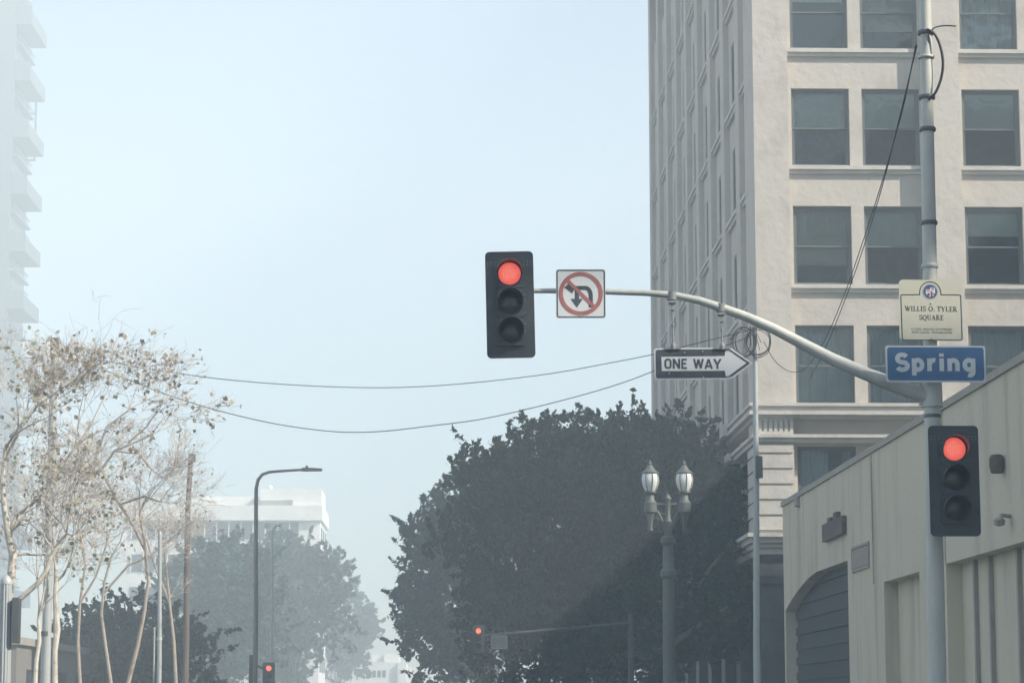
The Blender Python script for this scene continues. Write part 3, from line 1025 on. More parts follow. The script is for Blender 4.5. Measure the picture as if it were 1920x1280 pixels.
# memorial plaque
mp = thing('square_sign', P(1745, 581.5, YA - .22), 'cream memorial sign with a city seal above dark lettering', 'sign', ry=R(.6))
k3 = 1 / ppm(YA - .22)
PW, PH = 60.5 * k3, 58.5 * k3
MB().prism(rrect(-PW, PW, -PH, PH, .05), 0, .005).build('panel', M['cream'], mp)
def zp(x, z):                                        # enlarged view (1097/240) -> sign coordinates
    return ((1640 + x / 4.57 - 1745) * k3, (581.5 - (500 + z / 4.57)) * k3)
bd = [zp(220, 250), zp(225, 240), zp(385, 236)] + [zp(478 - 92 * math.cos(R(a)), 213 - 92 * math.sin(R(a))) for a in range(0, 181, 15)] + \
     [zp(573, 234), zp(738, 234), zp(745, 242), zp(752, 620), zp(742, 633), zp(240, 638), zp(228, 628)]
MB().stroke(bd, .012, -.0015, True).build('border', M['plaquegreen'], mp)
cx_, cz_ = zp(478, 209)
se = MB().face(circ(cx_, cz_, 68 / 4.57 * k3, 32), -.0015).build('seal', M['sealblue'], mp)
MB().stroke(circ(cx_, cz_, 64 / 4.57 * k3, 32), .005, -.0022, True).build('seal_ring', M['white'], se)
def sh_(poly): return [zp(x, z) for x, z in poly][::-1]
MB().face(sh_([(438, 188), (478, 188), (478, 174), (520, 174), (520, 225), (508, 245), (480, 256), (452, 245), (438, 225)]), -.0026).build('shield', M['white'], se)
rd = MB().face(sh_([(481, 204), (498, 204), (498, 249), (481, 255)]), -.0034)
for z in (192, 199, 206):
    rd.face(sh_([(440, z), (476, z), (476, z + 3), (440, z + 3)]), -.0034)
rd.build('shield_red', M['sealred'], se)
dk = MB().face([zp(462 + 13 * math.cos(a), 234 + 13 * math.sin(a)) for a in np.linspace(2 * math.pi, 0, 12, endpoint=False)], -.0038)
dk.face(sh_([(486, 182), (512, 180), (508, 192), (492, 192)]), -.0038)
dk.face([zp(508 + 7 * math.cos(a), 228 + 9 * math.sin(a)) for a in np.linspace(2 * math.pi, 0, 10, endpoint=False)], -.0038)
dk.build('shield_charges', M['sealblue'], se)
tx = MB()
c1 = zp(483, 382); t1 = zp(483, 338)
write_serif(tx, 'WILLIS O. TYLER', c1[0], c1[1], t1[1] - c1[1], -.0015, (712 - 252) / 4.57 * k3)
c1 = zp(485, 459); t1 = zp(485, 415)
write_serif(tx, 'SQUARE', c1[0], c1[1], t1[1] - c1[1], -.0015, (592 - 375) / 4.57 * k3)
tx.build('lettering', M['plaquegreen'], mp)
for txt, zb_, zt2, wd in (('A CIVIL RIGHTS ATTORNEY', 549, 531, 365), ('AND LEGAL TRAILBLAZER', 576, 558, 355)):
    a = zp(487, zb_); b = zp(487, zt2)
    write_builtin(txt, a[0], a[1], b[1] - a[1], wd / 4.57 * k3, -.0015, M['plaquegreen'], mp)
bolts(mp, [zp(487, 309), zp(490, 620)], .011)
pcm = pole_at(581) - mp.location
MB().box(pcm.x - .08, pcm.x + .08, .006, pcm.y - .03, -.25, -.20).build('bracket', M['galv'], mp)

# ------------------------------------------------------------------ slender pole with cable coil, cables
YP = 55.0
ptop = P(1415, 614, YP)
pbot = P(1418.5, 1200, YP)
f2 = Vector((pbot.x, YP, .15))
sl = thing('utility_pole', f2, 'slender grey steel pole behind the arrow sign with coiled cable at its top', 'pole')
t_ = MB().tube([f2, pbot, P(1418, 900, YP), ptop], [.085, .075, .068, .05], 14)
t_.build('pole', M['polepaint'], sl, tuple(f2), smooth=True)
MB().lathe([(.055, -.02), (.06, .0), (.045, .06), (.01, .09)], ptop, 12).build('cap', M['polepaint'], sl, tuple(f2), smooth=True)
MB().box(f2.x - .15, f2.x + .15, f2.y - .15, f2.y + .15, .151, .18).build('base_plate', M['polepaint'], sl, tuple(f2))
q = P(1420, 868, YP)
MB().box(q.x - .06, q.x + .10, q.y - .17, q.y - .08, q.z - .35, q.z + .15).build('control_box', M['darksteel'], sl, tuple(f2))
co = MB()
rr = random.Random(3)
for k in range(10):
    left = k < 5
    cx_, cy_ = (1397, 640) if left else (1421, 640)
    ax, ay = (21 if left else 22) + rr.uniform(-4, 3), 27 + rr.uniform(-4, 3)
    if k == 4: cx_, ax = 1393, 14
    ph = rr.uniform(0, 6.28)
    dx, dy = rr.uniform(-2, 2), rr.uniform(-2, 2)
    dd = rr.uniform(-.16, -.06)
    pts = [P(cx_ + dx + ax * math.cos(a + .1 * math.sin(3 * a + ph)), cy_ + dy + ay * math.sin(a), YP + dd + .03 * math.sin(a + ph)) for a in np.linspace(0, 2 * math.pi, 28)]
    co.tube(pts, .008 if k != 7 else .013, 5)
for k in range(6):
    a = P(1412 + rr.uniform(-6, 8), 608 + rr.uniform(-2, 6), YP - .1); b = P(1412 + rr.uniform(-4, 16), 640 + rr.uniform(0, 30), YP - .1)
    co.tube([a, (a + b) / 2 + Vector((rr.uniform(-.05, .05), -.03, 0)), b], .008, 5)
tag(co.build('cable_coil', M['wire'], origin=tuple(ptop), smooth=True), 'tangled loops of black cable coiled round the top of the slender pole', 'cable')

YU = 55.0
lp = MB()
utop, ubot = P(103, 640, YU), P(85, 1280, YU)
uf = ubot + (utop - ubot) * ((.15 - ubot.z) / (utop.z - ubot.z))
up = thing('utility_pole', uf, 'leaning grey utility pole among the bare branches at the left edge', 'pole')
lp.tube([uf, ubot, P(95, 900, YU), utop], [.12, .11, .095, .085], 12)
lp.build('pole', M['polepaint'], up, tuple(uf), smooth=True)
q = P(103, 660, YU)
MB().tube([P(103.2, 668, YU), P(103, 634, YU)], .105, 12).build('pole_top', M['wood'], up, tuple(uf), smooth=True)
q = P(85, 1187, YU)
MB().lathe([(.125, -.05), (.125, .05)], q, 12).build('band_clamp', M['darksteel'], up, tuple(uf), smooth=True)

up1 = [(103, 655), (235, 684), (330, 699), (430, 712), (560, 722), (690, 726.5), (800, 724), (920, 714), (1040, 699), (1150, 679), (1225, 664), (1320, 640), (1412, 617)]
cable('overhead_cable', [P(x, y, YU) for x, y in up1], .010, 'upper of two black cables sagging across the street', 'cables strung across the street', sub=4)
up2 = [(103, 660), (215, 701), (300, 735), (400, 767), (500, 791), (580, 804), (650, 810), (720, 808), (800, 799), (900, 786), (1000, 764), (1100, 738), (1180, 713), (1260, 682), (1340, 655), (1400, 633), (1413, 622)]
cable('overhead_cable', [P(x, y, YU) for x, y in up2], .011, 'lower deeper sagging of the two cables across the street', 'cables strung across the street', sub=4)
for k, (d0, lab) in enumerate(((0, 'straighter of the two thin drop cables beside the tall pole'), (1, 'slacker of the two thin drop cables beside the tall pole'))):
    pts = [P(1717 + d0 * 2, 86, YA + .05), P(1690 - 2 * d0, 215, 33), P(1651 + d0 * 3, 350, 38), P(1612 + d0 * 5, 470, 43), P(1580 + 5 * d0, 560, 47), P(1545 + 8 * d0, 640, 51), P(1510 + d0 * 10, 690 + 18 * d0, 54)]
    if k == 0:
        pts += [P(1485, 697, YP), P(1462, 685, YP), P(1447, 668, YP), P(1432, 640, YP)]
    cable('drop_cable', pts, .0085, lab, 'drop cables from the tall pole')

# ------------------------------------------------------------------ twin lantern street lamp
YT = 64.0
kT = 1 / ppm(YT)
ax = P(1252.5, 1000, YT)
tl = thing('twin_street_lamp', (ax.x, YT, .15), 'ornate iron street lamp with two frosted globe lanterns before the dark tree', 'street lamp')
OT = (ax.x, YT, .15)
zz = lambda py: P(1252, py, YT).z
po = MB()
po.lathe([(.34, .15), (.34, .5), (.26, .6), (.24, 1.2), (.28, 1.25), (.20, 1.35), (.17, 2.2), (.15, zz(1085)), (.21, zz(1080)), (.21, zz(1070)), (.15, zz(1065)),
          (.13, zz(1022)), (.20, zz(1018)), (.20, zz(1008)), (.10, zz(1004)), (.085, zz(985)), (.12, zz(978)), (.07, zz(970)), (.07, zz(940)), (.11, zz(935)), (.03, zz(925)), (.01, zz(918))], (ax.x, YT, 0), 18)
po.build('post', M['lampiron'], tl, OT, smooth=True)
for s, px in ((-1, 1219.5), (1, 1283.5)):
    c = P(px, 960, YT)
    arm = MB()
    cr = [(ax.x + s * .06, YT, zz(1000)), (ax.x + s * .16, YT, zz(975)), (ax.x + s * .26, YT, zz(960)), (ax.x + s * .36, YT, zz(957)), (c.x, YT, zz(957))]
    arm.tube(cr, .035, 8)
    arm.tube([(ax.x + s * .06, YT, zz(945)), (c.x, YT, zz(945))], .03, 8)
    arm.tube([(ax.x + s * (.20 + .09 * math.cos(a)), YT, zz(968) + .0 + .09 * math.sin(a)) for a in np.linspace(0, 6.28, 16)], .018, 6)
    arm.build('arm', M['lampiron'], tl, OT, smooth=True)
    Z = lambda py: P(px, py, YT).z
    lan = MB().lathe([(.02, Z(998)), (.07, Z(994)), (.05, Z(985)), (.09, Z(970)), (.11, Z(962)), (.17, Z(960)), (.17, Z(942)), (.12, Z(938)), (.10, Z(928)), (.17, Z(924)), (.17, Z(921))], (c.x, YT, 0), 14)
    lo_ = lan.build('lantern_base', M['lampiron'], tl, OT, smooth=True)
    MB().lathe([(.14, Z(920.5)), (.20, Z(912)), (.235, Z(902)), (.235, Z(896)), (.21, Z(888.5))], (c.x, YT, 0), 20).build('globe', M['lampglass'], tl, OT, smooth=True)
    rb = MB()
    for j in range(8):
        a = 2 * math.pi * j / 8 + .2
        pr = [(.145, 921), (.206, 912), (.242, 902), (.242, 896), (.216, 888)]
        rb.tube([(c.x + r_ * math.cos(a), YT + r_ * math.sin(a), Z(y_)) for r_, y_ in pr], .011, 5)
    rb.build('rib', M['lampiron'], tl, OT, smooth=True)
    MB().lathe([(.225, Z(888)), (.23, Z(886)), (.12, Z(879)), (.08, Z(874)), (.05, Z(871)), (.07, Z(869.5)), (.04, Z(867)), (.02, Z(865)), (.005, Z(861))], (c.x, YT, 0), 16).build('lantern_cap', M['lampiron'], tl, OT, smooth=True)

# ------------------------------------------------------------------ foliage
def leaf_mesh(name, C, size, m, parent, origin, long=1.7):
    """one mesh of small leaf blades around the points C"""
    n = len(C)
    a = rng.normal(size=(n, 3)); a /= np.linalg.norm(a, axis=1, keepdims=True)
    b = rng.normal(size=(n, 3)); b -= a * (a * b).sum(1, keepdims=True); b /= np.linalg.norm(b, axis=1, keepdims=True)
    s = (size * rng.uniform(.45, 1.6, n))[:, None]
    v = np.stack([C - a * s * long / 2, C + b * s * .5, C + a * s * long / 2, C - b * s * .5], 1).reshape(-1, 3) - np.array(origin)
    me = bpy.data.meshes.new(name)
    me.vertices.add(4 * n); me.vertices.foreach_set('co', v.ravel())
    me.loops.add(4 * n); me.loops.foreach_set('vertex_index', np.arange(4 * n))
    me.polygons.add(n)
    me.polygons.foreach_set('loop_start', np.arange(n) * 4)
    me.polygons.foreach_set('loop_total', np.full(n, 4))
    me.update(calc_edges=True)
    me.materials.append(m)
    o = bpy.data.objects.new(name, me)
    COL.objects.link(o)
    o.parent = parent
    return o
def dense_tree(blobs, trunk, label, leaf=.105, group=None, cat='tree', seed=1, density=1.0):
    """blobs: (px, py, Y, radius px) lobes of the crown; trunk: (px, Y, radius)"""
    r = np.random.default_rng(seed)
    tp = P(trunk[0], 1280, trunk[1])
    org = (tp.x, trunk[1], .15)
    o = thing('street_tree', org, label, cat, group)
    pts = []
    K = max(1.0, trunk[1] / 82)
    tw = MB()
    main = [(np.array(P(px, py, Y)), rp / ppm(Y)) for px, py, Y, rp in blobs]
    lobes = []
    for c, rad in main:
        lobes.append((c, rad * .86))
        if rad > .55 * K:                                    # smaller lobes bulging out of the big one
            for _ in range(int(5 + 5 * rad / K)):
                d = r.normal(size=3); d /= np.linalg.norm(d)
                lobes.append((c + d * rad * r.uniform(.72, .95), rad * r.uniform(.14, .30) + .12 * K))
    for li, (c, rad) in enumerate(lobes):
        ns = max(4, int(34 * (rad / K) ** 2 * density))
        d = r.normal(size=(ns, 3)); d /= np.linalg.norm(d, axis=1, keepdims=True)
        rr_ = rad * r.uniform(.35, 1.0, ns) ** .5
        cs = c + d * rr_[:, None]
        for q_, dd in zip(cs, d):
            long_ = r.random() < .13
            ln = r.uniform(.30, .65) * (r.uniform(1.5, 2.2) if long_ else 1) * min(1, rad / K / .9 + .45) * K
            up_ = dd * .9 + np.array((0, 0, .45)) + r.normal(size=3) * .45
            up_ /= np.linalg.norm(up_)
            m_ = int(r.integers(20, 34))
            t = r.uniform(0, 1, m_)[:, None] ** .8
            pts.append(q_ + up_ * ln * t + r.normal(size=(m_, 3)) * (K * (.085 if long_ else .12) * (1.12 - t)))
        nf = int(70 * (rad / K) ** 3)
        dd = r.normal(size=(nf, 3)); dd /= np.linalg.norm(dd, axis=1, keepdims=True)
        pts.append(c + dd * (rad * .9 * r.uniform(0, 1, nf) ** .5)[:, None])
    for c, rad in main:
        root = Vector((tp.x, trunk[1], 2.6))
        cc = Vector(c)
        mid = root.lerp(cc, .5) + Vector((r.normal() * .3, r.normal() * .3, -.3))
        tw.tube([root, mid, cc], [trunk[2] * .55, trunk[2] * .3, trunk[2] * .1], 6)
    C = np.concatenate(pts)
    C = C[C[:, 2] > 2.2]
    cr_ = leaf_mesh('crown', C, leaf * K, M['ficus'], o, org, long=1.9)
    t = MB()
    t.tube([(tp.x, trunk[1], .1), (tp.x + .05, trunk[1], .6), (tp.x, trunk[1] + .05, 1.6), (tp.x, trunk[1], 2.75)], [trunk[2] * 1.5, trunk[2], trunk[2] * .9, trunk[2] * .85], 10)
    t.build('trunk', M['ficusbark'], o, org, smooth=True)
    tw.build('limb', M['ficusbark'], o, org, smooth=True)
    print('leaves', label, len(C))
    return o
# the big ficus in front of the tall building
dense_tree([(1130, 960, 82, 165), (1225, 930, 82, 150), (1100, 868, 82, 82), (1010, 890, 83, 100), (960, 920, 83, 85), (905, 900, 83, 60), (1020, 1050, 82, 190),
            (1200, 1090, 81, 190), (1200, 840, 82, 70), (1265, 850, 81, 75), (1300, 900, 80, 62), (1320, 980, 79, 75), (1370, 925, 77, 38), (1300, 1120, 79, 130), (1375, 1010, 76, 45), (1375, 1130, 75, 55), (1015, 800, 83, 28), (1100, 815, 83, 28),
            (1160, 806, 83, 26), (915, 872, 83, 22), (1215, 788, 82, 24), (1270, 782, 81, 24), (1040, 830, 83, 40), (1000, 1190, 82, 150), (1160, 1230, 82, 130)], (1130, 82, .38),
           'large dark bushy street tree behind the twin lamp and before the tall building', seed=2, group='dark trees along the right pavement')
dense_tree([(860, 1000, 128, 95), (820, 1060, 128, 70), (795, 1010, 128, 40), (775, 1003, 128, 24), (918, 948, 128, 62), (866, 968, 128, 34), (860, 1130, 128, 110), (785, 1125, 128, 42), (765, 1112, 128, 20), (930, 1060, 128, 110),
            (810, 1190, 128, 60), (830, 1270, 128, 60), (900, 1240, 132, 60), (884, 888, 128, 18), (765, 1150, 128, 18), (780, 1160, 129, 30)], (930, 128, .3),
           'dark street tree leaning out over the road left of the big one', seed=3, group='dark trees along the right pavement')
# left: hazy row behind the bare sycamores
LG = 'hazy trees along the left pavement'
dense_tree([(220, 1235, 100, 100), (150, 1240, 100, 80), (290, 1205, 100, 75), (345, 1255, 100, 75), (240, 1265, 100, 80), (110, 1265, 100, 70)], (230, 100, .25), 'dark shrubby tree behind the bare sycamores at the lower left', seed=4, group=LG)
dense_tree([(400, 1080, 190, 90), (350, 1110, 190, 60), (450, 1062, 190, 55), (430, 1150, 190, 100), (380, 1220, 190, 90), (480, 1190, 190, 80)], (420, 190, .25), 'hazy rounded tree in front of the pale flat roofed building', seed=5, group=LG)
dense_tree([(540, 1075, 230, 72), (512, 1028, 230, 26), (575, 1066, 230, 46), (600, 1090, 230, 55), (540, 1120, 230, 90), (600, 1170, 230, 70), (520, 1220, 230, 80), (514, 1003, 230, 11)], (550, 230, .25), 'tallest hazy tree beside the thin lamp post left of the road', seed=6, group=LG)
dense_tree([(640, 1140, 300, 42), (660, 1115, 300, 22), (670, 1180, 300, 34), (640, 1220, 300, 60), (620, 1110, 300, 30), (682, 1200, 300, 16)], (630, 300, .25), 'farthest hazy tree on the left reaching towards the open sky', seed=7, group=LG)

# bare sycamores
def bare_tree(name, trunk_paths, Y, label, seed, top, leaves=400, spread=1.0, group=None, levels=6, bark='bark'):
    """trunk_paths: list of (pixel points, radius px list); branches grow from their ends"""
    r = random.Random(seed)
    b0 = P(*trunk_paths[0][0][0], Y)
    fx = Vector((b0.x, Y, .15))
    o = thing(name, fx, label, 'tree', group)
    org = tuple(fx)
    big, tw = MB(), MB()
    tips = []
    def grow(p, d, L, rad, lev):
        n = 4 if lev < 3 else 3
        pts_, rads = [p.copy()], [rad]
        q_ = p.copy(); dd = d.normalized()
        for i in range(n):
            dd = (dd + Vector((r.gauss(0, .17), r.gauss(0, .17), r.gauss(.04, .12)))).normalized()
            q_ = q_ + dd * (L / n)
            pts_.append(q_.copy()); rads.append(rad * (1 - .55 * (i + 1) / n))
        (big if rad > .03 else tw).tube(pts_, rads, 7 if rad > .03 else (4 if rad > .012 else 3), caps=False)
        if lev >= levels:
            tips.append((q_, dd))
            return
        if lev >= levels - 1: tips.append((pts_[2], dd))
        k = r.choice((3, 4, 4)) if lev < 3 else r.choice((3, 4))
        for j in range(k):
            i = n if j == 0 else r.randint(1, n)
            base_ = pts_[i]
            side = Vector((r.gauss(0, 1), r.gauss(0, 1), r.gauss(.15, .6)))
            side = (side - dd * side.dot(dd)).normalized()
            ang = r.uniform(.35, .95) if j else r.uniform(.05, .35)
            nd = dd * math.cos(ang) + side * math.sin(ang) * spread
            if base_.z > top:
                if r.random() < .75: continue
                nd.z -= .4
            grow(base_, nd, L * r.uniform(.55, .78), max(rads[i] * (.75 if j == 0 else .55), .0048), lev + 1)
    for pts_px, rp, grow_lv, glen in trunk_paths:
        pts_ = [P(x, y, Y) for x, y in pts_px]
        rads = [a / 2 / ppm(Y) for a in rp]
        if pts_px[0][1] >= 1270:
            f = pts_[0].copy(); f.z = .1
            pts_ = [f] + pts_; rads = [rads[0] * 1.25] + rads
        big.tube(pts_, rads, 9)
        d = (pts_[-1] - pts_[-2]).normalized()
        for j in range(3):
            nd = d + Vector((r.gauss(0, .5), r.gauss(0, .6), r.gauss(.1, .3)))
            grow(pts_[-1], nd, glen * r.uniform(.8, 1.1), rads[-1] * .7, grow_lv)
        for i in range(1, len(pts_) - 1):
            if pts_[i].z > 4.2 and r.random() < .8:
                grow(pts_[i], Vector((r.gauss(0, 1), r.gauss(0, 1), .3)), glen * .7, rads[i] * .4, grow_lv + 1)
    big.build('trunk', M[bark], o, org, smooth=True)
    tw.build('twigs', M['twig'], o, org)
    if leaves:
        L = []
        for _ in range(leaves):
            q_, dd = r.choice(tips)
            L.append(np.array(q_) + np.array((r.gauss(0, .06), r.gauss(0, .06), r.gauss(-.05, .05))))
        leaf_mesh('leaves', np.array(L), .075, M['dryleaf'], o, org, long=1.2)
    return o
bare_tree('sycamore_tree', [
    ([(-14, 1280), (0, 1195), (12, 1145), (20, 1090), (24, 1040), (16, 1000), (8, 955), (4, 900), (10, 840)], [22, 20, 18, 16, 16, 15, 11, 9, 7], 1, 1.35),
    ([(12, 1140), (40, 1120), (72, 1092), (88, 1068), (95, 1045), (108, 1022), (125, 1000)], [11, 10, 10, 9, 8, 7, 6], 2, 1.0),
    ([(16, 1000), (32, 965), (60, 945), (85, 920), (110, 880), (140, 840)], [9, 7, 6, 5, 5, 4], 1, 1.4),
    ([(10, 860), (40, 800), (70, 760), (105, 735)], [6, 6, 5, 4], 1, 1.5)],
    48, 'leafier pale barked sycamore with brown leaves at the left edge', 21, P(100, 655, 48).z, leaves=2000, group='bare sycamores on the left')
bare_tree('sycamore_tree', [
    ([(103, 1280), (103, 1220), (107, 1180), (104, 1120), (105, 1085), (104, 1060)], [11, 10, 13, 10, 9, 7], 2, 1.7),
    ([(105, 1090), (118, 1078), (128, 1060)], [6, 5, 4], 2, 1.6),
    ([(66, 1280), (68, 1240), (74, 1200), (72, 1160)], [9, 8, 8, 6], 2, 1.5)],
    54, 'thin sycamore with a peeling orange trunk beside the leaning grey pole', 22, P(100, 870, 54).z, leaves=160, group='bare sycamores on the left')
bare_tree('sycamore_tree', [
    ([(240, 1280), (258, 1210), (270, 1150), (278, 1090), (272, 1020), (262, 960)], [9, 8, 7, 6, 5, 5], 2, 1.2),
    ([(272, 1030), (250, 985), (215, 930), (190, 880), (178, 850)], [6, 6, 6, 6, 5], 1, 1.2),
    ([(190, 880), (215, 845), (250, 830), (285, 815)], [5, 5, 4, 3], 2, .9),
    ([(178, 860), (200, 800), (240, 770)], [5, 4, 3], 2, 1.0),
    ([(215, 845), (260, 850), (285, 880)], [4, 4, 3], 2, .8),
    ([(225, 945), (270, 930), (300, 940)], [5, 4, 3], 2, .8),
    ([(240, 830), (275, 800), (285, 785)], [4, 3, 3], 3, .8)],
    60, 'leafless sycamore with long arching twigs left of the thin wooden pole', 23, P(300, 790, 60).z, leaves=60, group='bare sycamores on the left', bark='dullbark')
bare_tree('sycamore_tree', [
    ([(208, 1280), (198, 1210), (190, 1150), (196, 1090), (210, 1040)], [7, 6, 6, 5, 4], 1, 1.4),
    ([(196, 1110), (240, 1060), (280, 1040)], [5, 4, 4], 1, 1.2)],
    70, 'smaller bare sycamore half lost among the thicket of twigs', 24, P(200, 960, 70).z, leaves=60, group='bare sycamores on the left', bark='dullbark')

bare_tree('sycamore_tree', [
    ([(330, 1280), (326, 1200), (318, 1130), (312, 1070), (308, 1020)], [7, 6, 5, 5, 4], 2, .95),
    ([(318, 1130), (290, 1060), (275, 1010)], [5, 4, 4], 2, 1.1)],
    72, 'bare twiggy sycamore right beside the thin wooden pole', 25, P(300, 930, 72).z, leaves=40, group='bare sycamores on the left', bark='dullbark')
bare_tree('sycamore_tree', [
    ([(150, 1280), (146, 1200), (150, 1130), (160, 1060), (150, 1000)], [7, 6, 5, 5, 4], 2, 1.8),
    ([(150, 1130), (180, 1080), (200, 1020)], [5, 4, 4], 2, 1.7)],
    64, 'bare sycamore with a thin dark trunk right of the peeling orange trunk', 26, P(150, 880, 64).z, leaves=120, group='bare sycamores on the left', bark='dullbark')

# ------------------------------------------------------------------ left street furniture
q = P(355, 1000, 75)
wf = Vector((P(348, 1280, 75).x, 75, .15))
wp = thing('wooden_pole', wf, 'thin dark wooden pole standing above the bare branches', 'pole')
MB().tube([wf, P(349, 1200, 75), P(352, 960, 75), P(358, 851, 75)], [.11, .10, .085, .075], 10).build('pole', M['wood'], wp, tuple(wf), smooth=True)
c = P(359, 858, 75)
MB().box(c.x - .03, c.x + .12, 74.85, 75.1, c.z - .12, c.z + .12).build('pole_top', M['wood'], wp, tuple(wf))
YL = 90
lf = Vector((P(480, 1200, YL).x, YL, .15))
la = thing('street_lamp', lf, 'slim grey street lamp with a long curved arm over the road', 'street lamp', 'modern street lamps on the left')
pts = [lf, P(480, 1150, YL), P(480, 940, YL), P(480.5, 915, YL), P(484, 899, YL), P(492, 889, YL), P(505, 884.5, YL), P(530, 882.5, YL), P(572, 880, YL)]
MB().tube(pts, [.10, .085, .075, .07, .065, .06, .055, .05, .045], 10).build('pole', M['darksteel'], la, tuple(lf), smooth=True)
a, b = P(566, 880, YL), P(604, 880, YL)
hd = MB()
hd.prism([(a.x, a.z - .06), (b.x, b.z - .05), (b.x, b.z + .03), (a.x + .35, a.z + .06), (a.x, a.z + .06)], YL - .14, YL + .14)
hd.build('luminaire', M['darksteel'], la, tuple(lf))
c = P(575, 876, YL)
MB().lathe([(.05, 0), (.05, .07), (.03, .09)], (c.x, YL, c.z - .02), 8).build('photocell', M['darksteel'], la, tuple(lf))
YL = 118
lf = Vector((P(510, 1200, YL).x, YL, .15))
la = thing('street_lamp', lf, 'very thin pale street lamp post in front of the hazy trees', 'street lamp', 'modern street lamps on the left')
MB().tube([lf, P(510, 1150, YL), P(510, 1010, YL), P(510.5, 998, YL), P(513, 990, YL), P(519, 985, YL)], [.09, .075, .06, .05, .05, .045], 8).build('pole', M['galv'], la, tuple(lf), smooth=True)
a, b = P(517, 985, YL), P(528, 983, YL)
MB().box(a.x, b.x, YL - .12, YL + .12, a.z - .04, a.z + .06).build('luminaire', M['galv'], la, tuple(lf))
# pale pole and thin sign post, lower left
YG = 58
lf = Vector((P(299, 1270, YG).x, YG, .15))
la = thing('steel_post', lf, 'pale round steel post rising out of the twigs', 'pole')
MB().tube([lf, P(299, 1240, YG), P(300, 1000, YG)], [.065, .055, .045], 10).build('post', M['polepaint'], la, tuple(lf), smooth=True)
c = P(299, 1197, YG)
MB().lathe([(.065, -.03), (.065, .03)], c, 10).build('band_clamp', M['galv'], la, tuple(lf), smooth=True)
MB().lathe([(.05, -.02), (.03, .05), (.005, .06)], P(300, 1000, YG), 10).build('cap', M['polepaint'], la, tuple(lf), smooth=True)
lf = Vector((P(289.5, 1270, 52).x, 52, .15))
la = thing('sign_post', lf, 'short thin metal sign post beside the pale round post', 'post')
MB().tube([lf, P(289.5, 1178, 52)], .022, 6).build('post', M['polepaint'], la, tuple(lf))
MB().lathe([(.03, -.01), (.03, .02), (.01, .03)], P(289.5, 1178, 52), 8).build('cap', M['polepaint'], la, tuple(lf))
YB = 36
lf = Vector((P(10, 1280, YB).x, YB, .15))
la = thing('signal_post', lf, 'fluted grey signal post with a dark box low at the left edge', 'pole')
tp_ = P(12, 1095, YB)
fl = MB()
for j in range(10):
    a = 2 * math.pi * j / 10
    fl.tube([(lf.x + .075 * math.cos(a), YB + .075 * math.sin(a), .15), (tp_.x + .06 * math.cos(a), YB + .06 * math.sin(a), tp_.z)], .03, 6)
fl.build('post', M['polepaint'], la, tuple(lf), smooth=True)
MB().lathe([(.09, 0), (.09, .06), (.04, .12), (.01, .14)], tp_, 12).build('cap', M['polepaint'], la, tuple(lf), smooth=True)
c0, c1 = P(23, 1205, YB), P(38, 1120, YB)
bx = MB().prism(rrect(c0.x, c1.x, c0.z, c1.z, .02), YB - .12, YB + .12)
bx.tube([(lf.x, YB, (c0.z + c1.z) / 2), (c0.x, YB, (c0.z + c1.z) / 2)], .02, 8)
bx.build('control_box', M['darksteel'], la, tuple(lf))

# ------------------------------------------------------------------ distant signals
def far_signal(px, py, Y, label, arm_to, sc=1.0):
    c = P(px, py, Y)
    o = signal_head((c.x, Y, c.z - .376 * sc), label, lens_r=.13, redmat=M['redfar'], group='distant red signals')
    o.scale = (sc, sc, sc)
    fx = P(arm_to, 1200, Y).x
    pole = thing('signal_pole', (fx, Y + .45, .15), label.replace('small distant red traffic signal', 'plain steel pole carrying the distant red signal'), 'pole')
    MB().tube([(0, 0, 0), (0, 0, c.z + .4)], [.11, .08], 10).build('pole', M['black'], pole, smooth=True)
    MB().tube([(0, -.01, c.z + .1), (c.x - fx, -.2, c.z - .3)], [.06, .035], 8).build('mast_arm', M['black'], pole, smooth=True)
    return o, pole
far_signal(504, 1252, 100, 'small distant red traffic signal low on the left in the haze', 470, .85)
far_signal(897, 1182, 73, 'small distant red traffic signal against the dark trees', 1185, .62)
q = P(936, 1203, 73)
hs = thing('hanging_sign', (q.x, 73.1, q.z), 'small dim sign hanging beside the distant red signal', 'road sign')
hw_, hh_ = 16 / ppm(73), 13 / ppm(73)
MB().prism(rrect(-hw_, hw_, -hh_, hh_, .03), 0, .02).build('panel', M['signblack'], hs)
MB().stroke(rrect(-hw_ + .03, hw_ - .03, -hh_ + .03, hh_ - .03, .03), .03, -.003, True).build('border', M['darksteel'], hs)
MB().tube([(-hw_ * .7, .01, hh_), (-hw_ * .7, .2, hh_ + .16)], .015, 6).build('hanger', M['black'], hs)
MB().tube([(hw_ * .7, .01, hh_), (hw_ * .7, .2, hh_ + .16)], .015, 6).build('hanger', M['black'], hs)

